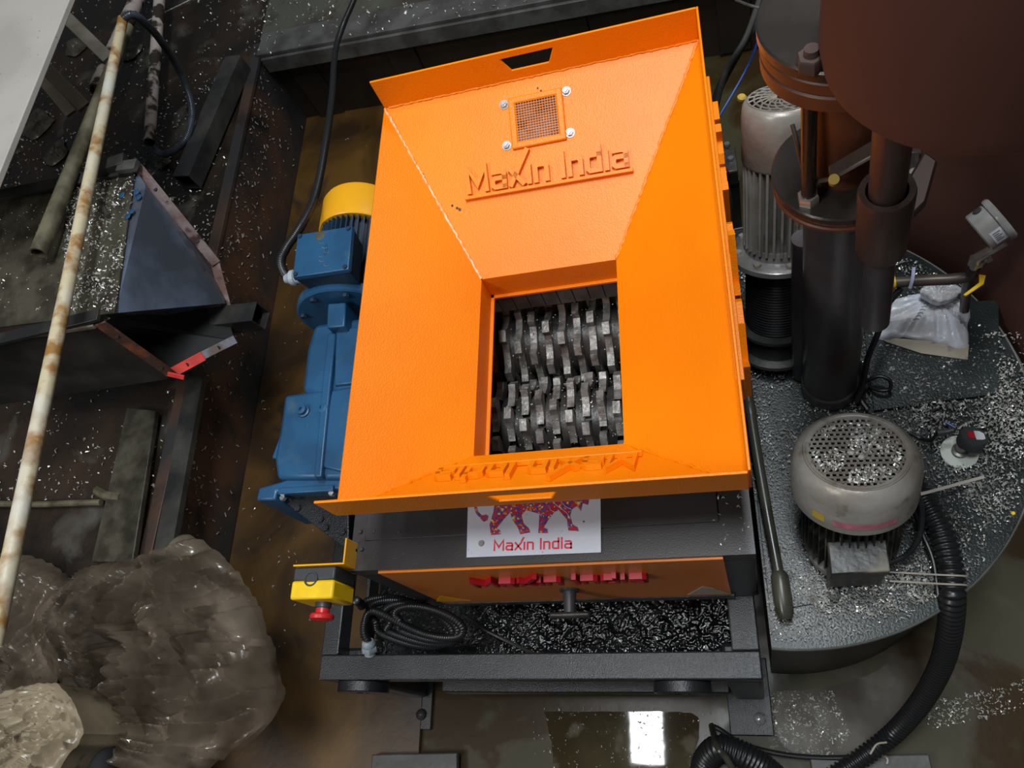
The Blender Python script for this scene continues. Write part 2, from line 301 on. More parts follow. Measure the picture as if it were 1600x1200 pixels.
# ============================================================ SETTING
ZD = 0.33                                    # deck level around the pit
PX = -1.49                                   # left pit wall
def yback(x): return 2.23 - 0.075*(x - PX)   # back pit wall, slightly skewed
floor = MB().box((-1.9, -1.6, -0.08), (2.6, 2.9, 0.0)); struct(floor.build('floor', 'floor', smooth=False))
sh = MB().box((PX+0.0, -1.2, 0.0005), (at(660, 1140, 0).x, yback(PX)-0.003, 0.014)); s_ = struct(sh.build('floor_sheet', 'brown', bevel=0.002))
s_['label'] = 'rusty brown sheet covering the pit floor to the left of the machine'
wl = MB().box((PX-0.02, -1.2, 0.0), (PX, yback(PX), ZD)); struct(wl.build('wall_left', 'pitwall'))
bw = MB(); bw.add([(PX, yback(PX), 0.0005), (2.4, yback(2.4), 0.0005), (2.4, yback(2.4), ZD), (PX, yback(PX), ZD),
                   (PX, yback(PX)+.02, 0.0005), (2.4, yback(2.4)+.02, 0.0005), (2.4, yback(2.4)+.02, ZD), (PX, yback(PX)+.02, ZD)],
                  [(0,1,2,3),(4,7,6,5),(3,2,6,7),(0,4,5,1),(0,3,7,4),(1,5,6,2)]); bwo = struct(bw.build('wall_back', 'backwall'))
# upright stiffener flats on the back wall
for px in (505, 650, 900, 1135):
    x = at(px, 60 - (px-560)*0.2, 0.15).x; y = yback(x)
    MB().box((x-0.05, y-0.012, 0.014), (x+0.05, y, ZD-0.03)).build('stiffener', 'backwall', bwo, bevel=0.002)
# angle beam on top of back wall
bm_ = MB(); bm_.bar((PX, yback(PX)+0.03, ZD+0.012), (2.4, yback(2.4)+0.03, ZD+0.012), 0.11, 0.02)
bm_.bar((PX+0.01, yback(PX)-0.035, ZD-0.02), (2.4, yback(2.4)-0.035, ZD-0.02), 0.012, 0.06)
struct(bm_.build('trim_1', 'beam', bevel=0.003))
rm = MB().box((PX-0.035, -1.2, ZD-0.004), (PX+0.004, yback(PX)+0.05, ZD+0.012)); struct(rm.build('trim_2', 'pitwall', bevel=0.002))
dk = MB().box((-5.2, -1.6, ZD-0.06), (PX-0.021, 5.0, ZD)); struct(dk.build('deck_floor', 'deck', smooth=False))
dk2 = MB().add([(PX-0.02, yback(PX)+0.085, ZD-0.06), (3.2, yback(3.2)+0.085, ZD-0.06), (3.2, 5.0, ZD-0.06), (PX-0.02, 5.0, ZD-0.06),
                (PX-0.02, yback(PX)+0.085, ZD), (3.2, yback(3.2)+0.085, ZD), (3.2, 5.0, ZD), (PX-0.02, 5.0, ZD)],
               [(3,2,1,0),(4,5,6,7),(0,1,5,4),(1,2,6,5),(2,3,7,6),(3,0,4,7)]); struct(dk2.build('deck_floor', 'deck2', smooth=False))
chips('metal_chips', [(PX+0.01, 2.2), (2.2, yback(2.2)), (2.2, 3.6), (-2.6, 3.6), (-2.6, 2.3)], 5000, ZD+0.02, None, (0.004, 0.011), 2.5, 0.25)
tag(COL.objects[-1] if False else bpy.data.objects['metal_chips'], 'white metal shavings scattered over the deck behind the pit', 'metal chips')
c_ = chips('metal_chips', [(PX-0.01, 0.6), (PX-0.01, 2.2), (-3.4, 2.4), (-3.4, 1.0), (-2.0, 0.6)], 3500, ZD, None, (0.004, 0.011), 2.5, 0.3)
tag(c_, 'white metal shavings scattered on the dark deck left of the pit', 'metal chips')
c_ = chips('metal_chips', [(PX+0.02, 0.2), (PX+0.3, 0.2), (PX+0.3, 2.1), (PX+0.02, 2.1)], 90, 0.014, None, (0.003, 0.008), 2.5, 0.2)
tag(c_, 'few pale shavings on the brown pit floor by the left wall', 'metal chips')
# small white shavings stuck on the rusty pit wall
mb = MB()
for i in range(700):
    y = random.uniform(0.4, 2.2); z = ZD - abs(random.gauss(0, 0.13))
    if z < 0.03: continue
    s = random.uniform(0.002, 0.007); u = Vector((0, random.uniform(-1, 1), random.uniform(-1, 1))).normalized(); v = Vector((0.4, -u.z, u.y)).normalized()
    o = Vector((PX+0.003, y, z)); mb.add([o-u*s, o-u*s+v*s*.5, o+u*s+v*s*.5, o+u*s], [(0, 1, 2, 3)])
tag(mb.build('metal_chips', 'chip', smooth=False), 'pale shavings clinging to the rusty left pit wall', 'metal chips', kind='stuff')

# ============================================================ SHREDDER MACHINE
ZT, ZC, ZH, ZB = 1.08, 1.015, 0.88, 0.822      # hopper rim, crease, collar top, collar bottom
HX0, HX1, HY0, HY1 = -0.570, 0.010, 0.302, 1.084
QX0, QX1, QY0, QY1 = -0.410, -0.165, 0.424, 0.762
ZBODY = 0.81; BX0, BX1, BY0, BY1 = -0.651, 0.011, 0.262, 1.02
ZF = 0.45; FX0, FX1, FY0, FY1 = -0.893, 0.003, 0.116, 1.25
mach = thing('shredder', (-0.3, 0.6, 0), 'large industrial shredder with bright orange hopper on a black frame in the pit', 'shredder')
# --- hopper
T = 0.004
def flared(pts, name='wall', th=T): return MB().plate(pts, th)
hop = MB()
def wall_quad(mb, a, b, c, d, th=T): mb.plate([a, b, c, d], th)
cTL, cTR, cBL, cBR = (HX0, HY1, ZC), (HX1, HY1, ZC), (HX0, HY0, ZC), (HX1, HY0, ZC)
qTL, qTR, qBL, qBR = (QX0, QY1, ZH), (QX1, QY1, ZH), (QX0, QY0, ZH), (QX1, QY0, ZH)
wall_quad(hop, cTL, qTL, qTR, cTR); wall_quad(hop, cBL, qBL, qTL, cTL); wall_quad(hop, cTR, qTR, qBR, cBR); wall_quad(hop, cBR, qBR, qBL, cBL)
hopper = hop.build('hopper', 'orange', mach, smooth=False)
col_ = MB()
for lo, hi in (((QX0-T, QY1, ZB), (QX1+T, QY1+T, ZH)), ((QX0-T, QY0-T, ZB), (QX1+T, QY0, ZH)), ((QX0-T, QY0, ZB), (QX0, QY1, ZH)), ((QX1, QY0, ZB), (QX1+T, QY1, ZH))): col_.box(lo, hi)
col_.box((QX0-0.02, QY0-0.02, ZB-0.006), (QX0+0.006, QY1+0.02, ZB)); col_.box((QX1-0.0, QY0-0.02, ZB-0.006), (QX1+0.02, QY1+0.02, ZB))
col_.box((QX0-0.02, QY1-0.006, ZB-0.006), (QX1+0.02, QY1+0.02, ZB)); col_.box((QX0-0.02, QY0-0.02, ZB-0.006), (QX1+0.02, QY0+0.0, ZB))
col_.build('collar', 'orange', hopper, smooth=False, bevel=0.001)
# back flange with trapezoid grip slot
def slot_flange(y0, y1, slot):
    mb = MB(); s0, s1, zt, zb, sk = slot
    def P(x, z): return (x, z)
    A, B, C, D = (HX0, ZC), (HX1, ZC), (HX1, ZT), (HX0, ZT); a, b, c, d = (s0+sk, zb), (s1-sk, zb), (s1, zt), (s0, zt)
    two = [A, B, C, D, a, b, c, d]; vs = [(x, y0, z) for x, z in two] + [(x, y1, z) for x, z in two]
    fs = []
    for (i, j) in ((0, 1), (1, 2), (2, 3), (3, 0)):
        fs.append((i, j, j+4, i+4)); fs.append((i+8, i+12, j+12, j+8)); fs.append((i, i+8, j+8, j)); fs.append((i+4, j+4, j+12, i+12))
    return mb.add(vs, fs)
sx0 = aty(781, 95, HY1).x; sx1 = aty(866, 82, HY1).x
o = slot_flange(HY1, HY1+T, (sx0, sx1, ZT-0.014, ZT-0.043, 0.014)).build('rear_flange', 'orange', hopper, smooth=False, bevel=0.0012)
fx0 = aty(750, 765, HY0).x; fx1 = aty(865, 760, HY0).x
o = slot_flange(HY0-T, HY0, (fx0, fx1, ZT-0.022, ZT-0.048, 0.012)).build('front_flange', 'orange', hopper, smooth=False, bevel=0.0012)
MB().box((HX1, HY0, ZC-0.006), (HX1+T, HY1+T, ZT)).build('side_flange', 'orange', hopper, bevel=0.0012)
MB().plate([(HX0, HY0-T, ZT-0.0), (HX0, HY0+0.0, ZT-0.0), (HX0, HY0+0.0, ZC), (HX0, HY0-T, ZC)], 0.002)
# backing strips behind the front grip slot (fold of the sheet)
# weld beads in the two left valleys and along the rear crease
def bead(a, b, r=0.0028, step=0.005):
    a = Vector(a); b = Vector(b); n = int((b-a).length/step); mb = MB(); pts = []; rs = []
    for i in range(n+1):
        p = a.lerp(b, i/n); pts.append(p + Vector((random.uniform(-1, 1), random.uniform(-1, 1), random.uniform(-1, 1)))*r*0.35); rs.append(r*random.uniform(0.6, 1.15))
    return mb.tube(pts, rs, 6)
up = Vector((0, 0, 0.001))
for a, b in ((cTL, qTL), (cTR, qTR), (cBL, qBL), (cBR, qBR)):
    bead(Vector(a)+up, Vector(b)+up).build('weld_bead', 'orange_worn' if a is cTL else 'orange', hopper)
bead((HX0+.01, HY1-0.001, ZC+0.001), (HX1, HY1-0.001, ZC+0.001), 0.002).build('weld_bead', 'orange', hopper)
# rear wall frame: local axes on the sloping rear wall
wu = Vector((1, 0, 0)); wv = (Vector(cTL)-Vector((HX0, QY1, ZH))); wv.x = 0; wv.normalize(); wn = wu.cross(wv)
wo = Vector((0, QY1, ZH))
def onback(px, py):
    r = ray(px, py); c = Vector((0, 0, H)); t = (wo-c).dot(wn)/r.dot(wn); return c + r*t
vc = [onback(*p) for p in ((802, 158), (873, 148), (877, 215), (808, 226))]
ctr = sum(vc, Vector())/4; hw = (vc[1]-vc[0]).length/2; hh = (vc[3]-vc[0]).length/2
vm = frame_mtx(ctr, wu, wv)
fr = MB(); R3 = vm.to_3x3()
for sx, sy, w_, h_ in ((0, hh+0.001, hw*2+0.016, 0.012), (0, -hh-0.001, hw*2+0.016, 0.012), (-hw-0.002, 0, 0.012, hh*2), (hw+0.002, 0, 0.012, hh*2)):
    fr.cbox(ctr + R3 @ Vector((sx, sy, 0.003)), (w_, h_, 0.007), R3)
fr.build('vent_frame', 'orange', hopper, bevel=0.0025)
gr = MB(); n = 17
for i in range(n+1):
    t = -1 + 2*i/n
    gr.cbox(ctr + R3 @ Vector((t*hw, 0, 0.0035)), (0.0009, hh*2, 0.0012), R3); gr.cbox(ctr + R3 @ Vector((0, t*hh, 0.0042)), (hw*2, 0.0009, 0.0012), R3)
g = gr.build('wire_mesh', 'orange', hopper, smooth=False); g['kind'] = 'stuff'
MB().cbox(ctr + R3 @ Vector((0, 0, 0.0008)), (hw*2, hh*2, 0.0012), R3).build('vent_opening', 'rust', hopper)
for p in ((788, 164), (885, 143), (792, 228), (891, 208)):
    c = onback(*p); b = MB(); b.lathe(c, wn, [(0.0085, 0), (0.0085, 0.0015)], 20); bo = b.build('washer', 'zinc', hopper); bo.name = 'bolt'
    MB().hexnut(c + wn*0.0015, wn, 0.0062, 0.005).lathe(c+wn*0.0065, wn, [(0.0035, 0), (0.003, 0.002)], 12).build('bolt', 'zinc', hopper)
GLYPH = {'M': (0.84, [[(0, 0), (0, 1), (.42, .28), (.84, 1), (.84, 0)]]), 'a': (0.54, [[(.05, .68), (.44, .68), (.54, .58), (.54, 0)], [(.54, 0), (.1, 0), (0, .09), (0, .31), (.1, .40), (.54, .40)]]),
         'x': (0.54, [[(0, 0), (.54, .68)], [(0, .68), (.54, 0)]]), 'X': (0.54, [[(0, 0), (.80, 1.42)], [(0, .68), (.54, 0)]]), 'n': (0.5, [[(0, 0), (0, .68), (.40, .68), (.5, .58), (.5, 0)]]),
         'I': (0, [[(0, 0), (0, 1)]]), 'l': (0, [[(0, 0), (0, .68)]]), 'i': (0, [[(0, 0), (0, .68)], [(0, .88), (0, 1.02)]]), 'd': (0.52, [[(.52, 1), (.52, 0), (.1, 0), (0, .1), (0, .58), (.1, .68), (.52, .68)]]),
         '/': (0, [[(-.26, .86), (-.10, 1.16)]])}
def stroke_word(word, org, xd, yd, length, cap, th, m, parent, sw=0.15, bar=False):
    """monoline lettering: every letter is a solid part of its own, centred on org, standing th proud"""
    X = Vector(xd).normalized(); Y0 = Vector(yd); n = X.cross(Y0).normalized(); Y = n.cross(X); pos = []; cx = 0.0
    for c in word:
        if c == ' ': cx += 0.42; continue
        w = GLYPH[c][0]
        if c == '/': pos.append((c, cx)); continue
        pos.append((c, cx)); cx += w + 0.30
    tot = cx - 0.30; k = length/tot; h = sw/2
    for c, x0 in pos:
        mb = MB()
        for path in GLYPH[c][1]:
            P = [Vector(((x0+x-tot/2)*k, (y*(1-sw)+h-0.5)*cap)) for x, y in path]; L = []; R = []; hw_ = h*cap
            for i, p in enumerate(P):
                a = (P[i]-P[i-1]).normalized() if i else (P[1]-P[0]).normalized(); b = (P[i+1]-P[i]).normalized() if i < len(P)-1 else a
                na, nb = Vector((-a.y, a.x)), Vector((-b.y, b.x)); mt = (na+nb).normalized(); s_ = min(hw_/max(0.35, mt.dot(na)), hw_*1.9)
                e = Vector((0, 0))
                if i == 0: e = -a*hw_*0.98
                if i == len(P)-1: e = a*hw_*0.98
                L.append(p+mt*s_+e); R.append(p-mt*s_+e)
            q = []
            for z in (th, 0.0):
                for l_, r_ in zip(L, R): q += [Vector(org)+X*l_.x+Y*l_.y+n*z, Vector(org)+X*r_.x+Y*r_.y+n*z]
            N2 = len(P)*2; f = []
            for i in range(len(P)-1):
                a = 2*i; f += [(a, a+1, a+3, a+2), (N2+a, N2+a+2, N2+a+3, N2+a+1), (a, a+2, N2+a+2, N2+a), (a+1, N2+a+1, N2+a+3, a+3)]
            f += [(0, N2, N2+1, 1), (N2-2, N2-1, 2*N2-1, 2*N2-2)]
            mb.add(q, f)
        mb.build('letter', m, parent, smooth=False)
    if bar: MB().bar(Vector(org)-X*(length/2+cap*.2)-Y*cap*.62+n*th*.5, Vector(org)+X*(length/2+cap*.2)-Y*cap*.62+n*th*.5, cap*.13, th, n).build('underline', m, parent, bevel=0.001)
pL, pR = onback(728, 303), onback(980, 262); L_ = (pR-pL).length
xd = (pR-pL).normalized(); xd = (xd*0.35+wu*0.65).normalized()
cap_ = (onback(733, 260)-onback(740, 300)).length
stroke_word('MaXln Indla', onback(853, 264)+wn*0.0005, xd, wv, L_*0.97, cap_, 0.009, 'orange', hopper, 0.17, True)
# same words on the front wall, upright for somebody at the rear
fv = Vector((0, HY0-QY0, ZC-ZH)).normalized(); fu = Vector((-1, 0, 0)); fn = fu.cross(fv); fo = Vector((0, QY0, ZH))
def onfront(px, py):
    r = ray(px, py); c = Vector((0, 0, H)); t = (fo-c).dot(fn)/r.dot(fn); return c + r*t
q0, q1 = onfront(688, 745), onfront(990, 733)
fc = (q0+q1)/2; L2 = (q1-q0).length
stroke_word('MaXln Indla', fc + fn*0.0005 - fv*0.004, fu, fv, L2, cap_*0.95, 0.009, 'orange', hopper, 0.17, True)
# raised lettering on the outside of the right hopper wall
sv = Vector((HX1-QX1, 0, ZC-ZH)).normalized(); 
stroke_word('MaXln Indla', (HX1+0.010, 0.72, ZC-0.045), (0, 1, 0), (0, 0, 1), 0.50, 0.085, 0.009, 'orange', hopper, 0.18)
MB().box((HX1-0.002, 0.45, ZC-0.07), (HX1+0.010, 1.0, ZC-0.0)).build('side_plate', 'orange', hopper, bevel=0.001)
# chipped paint marks
for (a, b, r) in (((700, 318), (728, 332), 0.003), ((838, 136), (850, 146), 0.002), ((660, 270), (664, 276), 0.0012)):
    p, q = onback(*a), onback(*b)
    k = MB(); 
    for i in range(4):
        c = p.lerp(q, random.random()) + wn*0.0012; k.lathe(c, wn, [(r*random.uniform(.4, 1), 0), (r*0.3, 0.0006)], 7)
    k.build('paint_chip', 'steel_dark', hopper, smooth=False)

# --- cutter chamber
SHY = ((0.750, 1), (0.568, -1)); SZ = 0.632
chm = MB()
chm.box((-0.475, 0.38, 0.50), (-0.468, 0.90, ZB-0.045)); chm.box((-0.115, 0.38, 0.50), (-0.108, 0.90, ZB-0.045)); chm.box((-0.475, 0.38, 0.495), (-0.108, 0.90, 0.50))
chm.box((-0.475, 0.37, 0.50), (-0.108, 0.38, ZB-0.008))
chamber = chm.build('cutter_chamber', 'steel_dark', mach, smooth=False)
PITCH = 0.0292
def disc_mesh(y, z, x, th, sgn, rot, R=0.098, teeth=7):
    prof = []
    for k in range(teeth):
        a0 = 2*math.pi*k/teeth + rot
        # hooked tooth: slow rise, flat top, sharp undercut drop
        for da, rr in ((0.0, 0.80), (0.12, 0.785), (0.30, 0.81), (0.44, 0.88), (0.50, 0.97), (0.52, 1.0), (0.76, 0.985), (0.80, 0.83)):
            prof.append((a0 + sgn*da*(2*math.pi/teeth)/0.9, R*rr))
    if sgn < 0: prof = prof
    n = len(prof); vs = [(x-th/2, y+r*math.cos(a), z+r*math.sin(a)) for a, r in prof] + [(x+th/2, y+r*math.cos(a), z+r*math.sin(a)) for a, r in prof]
    vs += [(x-th/2, y, z), (x+th/2, y, z)]
    fs = [(i, (i+1) % n, (i+1) % n+n, i+n) for i in range(n)] + [(i, 2*n, (i+1) % n) for i in range(n)] + [(i+n, (i+1) % n+n, 2*n+1) for i in range(n)]
    return MB().add(vs, fs)
for si, (sy, sg) in enumerate(SHY):
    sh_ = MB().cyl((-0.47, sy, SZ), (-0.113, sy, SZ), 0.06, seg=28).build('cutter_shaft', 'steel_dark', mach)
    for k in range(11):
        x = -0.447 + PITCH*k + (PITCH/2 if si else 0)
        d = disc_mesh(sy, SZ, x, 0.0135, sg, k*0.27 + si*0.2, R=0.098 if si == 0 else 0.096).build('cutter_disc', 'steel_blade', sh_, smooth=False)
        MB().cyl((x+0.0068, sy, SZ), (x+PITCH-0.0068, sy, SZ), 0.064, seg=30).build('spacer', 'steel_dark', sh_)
# comb plates behind the rear shaft
for k in range(12):
    x = -0.455 + PITCH*k
    MB().box((x-0.0140, 0.773, 0.742), (x+0.0140, 0.80, ZB-0.007)).build('comb_plate', 'comb', chamber, smooth=False, bevel=0.0009)
for k in range(12):
    x = -0.455 + PITCH*k
    MB().plate([(x-0.0070, 0.395, ZB-0.02), (x+0.0070, 0.395, ZB-0.02), (x+0.0070, 0.452, ZB-0.10), (x-0.0070, 0.452, ZB-0.10)], 0.02).build('comb_plate', 'steel_dark', chamber, smooth=False)
mb = MB(); 
for i in range(420):
    x = random.uniform(-0.41, -0.17); y = random.uniform(0.44, 0.78); s = random.uniform(0.0005, 0.0016)
    dy = min(abs(y-0.750), abs(y-0.568)); z = SZ + math.sqrt(max(0, 0.079**2-dy*dy)) + 0.001
    a = random.uniform(0, 6); u = Vector((math.cos(a), math.sin(a), .3))*s; v = Vector((-u.y, u.x, s*.5))*0.6; o = Vector((x, y, z+0.001)); mb.add([o-u-v, o+u-v, o+u+v, o-u+v], [(0, 1, 2, 3)])
c_ = mb.build('chip_dust', 'chip', chamber, smooth=False); c_['kind'] = 'stuff'

# --- body housing
b = MB()                                     # top plate as a ring around the cutting chamber
for lo, hi in (((BX0, BY0, ZBODY-0.04), (QX0-0.06, BY1, ZBODY)), ((QX1+0.06, BY0, ZBODY-0.04), (BX1, BY1, ZBODY)), ((QX0-0.06, BY0, ZBODY-0.04), (QX1+0.06, QY0-0.05, ZBODY)), ((QX0-0.06, QY1+0.08, ZBODY-0.04), (QX1+0.06, BY1, ZBODY))): b.box(lo, hi)
body = b.build('housing', 'black_top', mach, smooth=False)
pl = MB(); xa, xb = at(572, 830, ZBODY).x, at(1123, 815, ZBODY).x; ya = at(860, 830, ZBODY).y
pl.box((xa, ya, ZBODY), (xb, BY1-0.05, ZBODY+0.003))
# keep the chamber clear: split cover around it
pl = MB(); pl.box((xa, ya, ZBODY), (xb, QY0-0.045, ZBODY+0.003)); pl.build('cover_plate', 'black_top', body, bevel=0.001)
fb = MB(); fb.box((BX0, BY0, ZF+0.01), (BX0+0.05, BY0+0.05, ZBODY-0.04)); fb.box((BX1-0.05, BY0, ZF+0.01), (BX1, BY0+0.05, ZBODY-0.04))
fb.box((BX0+0.05, BY0, ZF+0.01), (BX1-0.05, BY0+0.05, ZF+0.045)); fb.build('front_frame', 'black', body, bevel=0.003)
sd = MB(); sd.box((BX0, BY0+0.05, ZF), (BX0+0.006, BY1, ZBODY-0.04)); sd.build('side_panel', 'black', body)
sd = MB(); sd.box((BX1-0.006, BY0+0.05, ZF), (BX1, BY1, ZBODY-0.04)); sd.build('side_panel', 'black', body)
sd = MB(); sd.box((BX0, BY1-0.006, ZF), (BX1, BY1, ZBODY-0.04)); sd.build('rear_panel', 'black', body)
for px, py in ((563, 831), (584, 831), (624, 832), (565, 858)):
    MB().lathe(at(px, py, ZBODY+0.002), (0, 0, 1), [(0.004, 0), (0.003, 0.002)], 12).build('rivet', 'steel_dark', body)
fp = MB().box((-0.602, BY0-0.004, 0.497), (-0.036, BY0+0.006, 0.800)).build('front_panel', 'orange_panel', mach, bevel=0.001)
fp2 = MB().box((-0.60, BY0-0.006, 0.47), (-0.03, BY0+0.0, 0.494)).build('lower_rail', 'black', fp, bevel=0.001)
zt_ = 0.60
pa, pb = aty(733, 918, BY0-0.02), aty(1012, 912, BY0-0.02); zt_ = (pa.z+pb.z)/2 - 0.045; Lp = pb.x-pa.x
stroke_word('MaXln Indla', ((pa.x+pb.x)/2, BY0-0.004, zt_+0.036), (1, 0, 0), (0, 0, 1), Lp*0.97, 0.046, 0.010, 'red_letter', fp, 0.16)
hnd = aty(890, 935, BY0-0.02)
MB().cyl((hnd.x, BY0-0.004, hnd.z), (hnd.x, BY0-0.045, hnd.z), 0.013, 0.010, 20).lathe((hnd.x, BY0-0.004, hnd.z), (0, -1, 0), [(0.018, 0), (0.018, 0.004)], 20).build('latch_stem', 'grey_pl', fp)
MB().cbox((hnd.x, BY0-0.049, hnd.z-0.002), (0.075, 0.010, 0.018)).build('latch_handle', 'steel_dark', fp, bevel=0.004)
hz = aty(1090, 922, BY0-0.01)
# crumpled label at lower right of the panel and yellow label at lower left
def onpanel(px, py): return aty(px, py, BY0-0.0045)
MB().plate([onpanel(*p) for p in ((1074, 929), (1098, 916), (1112, 918), (1140, 927))], 0.001).build('label', 'paper', fp)
MB().plate([onpanel(*p) for p in ((682, 939), (688, 931), (735, 938))], 0.001).build('label', 'yellow', fp)
# --- sign plate with lion
ZS = ZBODY+0.0045
sg = MB().plate([at(729, 871, ZS), at(939, 863, ZS), at(938, 740, ZS), at(732, 748, ZS)], 0.002).build('sign_plate', 'sign', mach, smooth=False)
lion = [(775, 772), (771, 800), (765, 820), (767, 836), (782, 835), (781, 829), (775, 826), (786, 812), (797, 800), (800, 811), (810, 826), (813, 835), (828, 832), (826, 826), (817, 818), (814, 805), (822, 797),
        (843, 803), (842, 820), (841, 833), (856, 833), (855, 827), (849, 824), (857, 811), (866, 800), (873, 797), (886, 812), (888, 829), (904, 830), (902, 824), (894, 820), (890, 806), (893, 796), (901, 791), (907, 798), (910, 786), (918, 789), (920, 780), (912, 770), (896, 764), (840, 766), (800, 765)]
def flatpoly(pts, z, m, name, parent, th=0.0006):
    me = MB().plate([at(x, y, z+th) for x, y in pts][::-1], th); return me.build(name, m, parent, smooth=False)
flatpoly(lion, ZS, 'lion', 'lion_print', sg)
tl = spline([at(*p, ZS+0.0006) for p in ((742, 788), (745, 800), (753, 808), (762, 810))], 6)
w_ = 0.0022; vs = []; 
for i, p in enumerate(tl):
    ww = 0.0022 + (0.004 if i > len(tl)-8 else 0)*(1-abs((len(tl)-4-i))/5 if abs(len(tl)-4-i) < 5 else 0)
    d = (tl[min(i+1, len(tl)-1)]-tl[max(i-1, 0)]).normalized(); s_ = Vector((-d.y, d.x, 0)); vs += [p-s_*ww, p+s_*ww]
MB().add(vs, [(2*i, 2*i+2, 2*i+3, 2*i+1) for i in range(len(tl)-1)]).build('lion_tail_print', 'lion', sg, smooth=False)
for pts in (((862, 782), (870, 790), (884, 800), (890, 808)), ((876, 783), (884, 792), (893, 796)), ((866, 800), (860, 797), (858, 790)), ((842, 800), (846, 808))):
    MB().tube([at(x, y, ZS+0.0008) for x, y in pts], 0.0006, 5).build('lion_outline_print', 'sign', sg)
pa, pb = at(770, 861, ZS), at(895, 857, ZS); Ls = (pb-pa).length
stroke_word('Max/ln India', (pa+pb)/2 + Vector((0, 0.009, 0.0001)), (pb-pa), (0, 1, 0), Ls*0.96, 0.0185, 0.0005, 'red_print', sg, 0.15)
MB().lathe(at(752, 849, ZS), (0, 0, 1), [(0.0052, 0), (0.0045, 0.002)], 16).build('screw', 'cast', sg)
MB().lathe(at(912, 815, ZS), (0, 0, 1), [(0.0018, 0), (0.0014, 0.001)], 10).build('screw', 'cast', sg)
# --- base frame
bf = MB(); bw_ = 0.05
bf.box((FX0, FY0, ZF-bw_), (FX1, FY0+bw_, ZF)); bf.box((FX0, FY0+bw_, ZF-bw_), (FX0+bw_*0.8, FY1, ZF)); bf.box((FX1-bw_, FY0+bw_, ZF-bw_), (FX1, FY1, ZF)); bf.box((FX0+bw_, FY1-bw_, ZF-bw_), (FX1-bw_, FY1, ZF))
base = bf.build('base_frame', 'black', mach, smooth=False, bevel=0.003)
MB().box((FX0+0.09, FY0+bw_, ZF-bw_), (FX0+0.096, FY0+0.3, ZF-0.006)).build('divider', 'black', base)
for (cx, py) in ((555, 1062), (1062, 1058)):
    c = at(cx, py, ZF-0.01); c.y = FY0 - 0.022; c.z = ZF-0.052
    lug = MB(); lug.lathe(c, (0, 1, 0), [(0.0155, 0), (0.052, 0.0), (0.054, 0.002), (0.054, 0.020), (0.052, 0.022), (0.0155, 0.022), (0.0155, 0)], 40, caps=False)
    lug.build('lifting_lug', 'black', base)
# legs, feet, lower rail
for cx0, cx1 in ((-0.068, FX1), (FX0, FX0+0.07)):
    lg = MB(); zt, zb = ZF-bw_, 0.012
    x0t, x1t, x0b, x1b = cx0, cx1, cx0+0.008, cx1
    lg.add([(x0t, FY0, zt), (x1t, FY0, zt), (x1t, FY0+0.07, zt), (x0t, FY0+0.07, zt), (x0b, FY0-0.01, zb), (x1b, FY0-0.01, zb), (x1b, FY0+0.06, zb), (x0b, FY0+0.06, zb)],
           [(0, 1, 2, 3), (7, 6, 5, 4), (0, 4, 5, 1), (1, 5, 6, 2), (2, 6, 7, 3), (3, 7, 4, 0)])
    leg = lg.build('leg', 'black', base, bevel=0.008)
    ft = MB().box((cx0-0.012, FY0-0.085, 0.002), (cx1+0.012, FY0+0.08, 0.012)).build('foot_plate', 'black', base, bevel=0.002)
    MB().lathe(((cx0+cx1)/2+0.02, FY0-0.050, 0.012), (0, 0, 1), [(0.014, 0), (0.013, 0.006), (0.008, 0.011), (0.0, 0.013)], 20, caps=False).build('bolt', 'zinc' if cx0 > -0.5 else 'steel_dark', base)
for lx in (FX0, FX1-0.07):
    MB().box((lx, FY1-0.07, 0.002), (lx+0.07, FY1, ZF-bw_)).build('leg', 'black', base, bevel=0.004)
x0, x1 = at(690, 1075, 0.2).x, at(1140, 1078, 0.2).x
MB().box((x0, FY0-0.008, 0.13), (x1, FY0+0.035, 0.20)).build('lower_rail', 'black', base, bevel=0.003)
# oil catch tray under the cutters, lumpy wet residue
tr = MB().box((FX0+0.05, FY0+0.052, 0.28), (FX1-0.052, 1.0, 0.30)).build('drip_tray', 'oil', base)
gm = MB(); NX, NY = 260, 100; ax, bx, ay, by = -0.68, FX1-0.053, FY0+0.053, FY0+0.30
for j in range(NY+1):
    for i in range(NX+1):
        x = ax+(bx-ax)*i/NX; y = ay+(by-ay)*j/NY
        gm.v.append(Vector((x, y, 0.325 + 0.006*noise.noise(Vector((x*45, y*45, 0))) + 0.0055*noise.noise(Vector((x*170, y*170, 4))) + 0.03*max(0, (y-ay)/(by-ay)-0.3))))
gm.f = [(j*(NX+1)+i, j*(NX+1)+i+1, (j+1)*(NX+1)+i+1, (j+1)*(NX+1)+i) for j in range(NY) for i in range(NX) if not (gm.v[j*(NX+1)+i].x < -0.66 + 0.9*(ay+0.17-gm.v[j*(NX+1)+i].y) )]
o = gm.build('oily_residue', 'oil', base, angle=180); o['kind'] = 'stuff'; o['label'] = 'glistening black oily residue in the tray'
rimp = spline([at(*p, 0.35) for p in ((722, 960), (760, 985), (810, 1010), (862, 1034))], 8)
MB().tube(rimp, 0.004, 8).build('tray_rim', 'blacksteel', base)
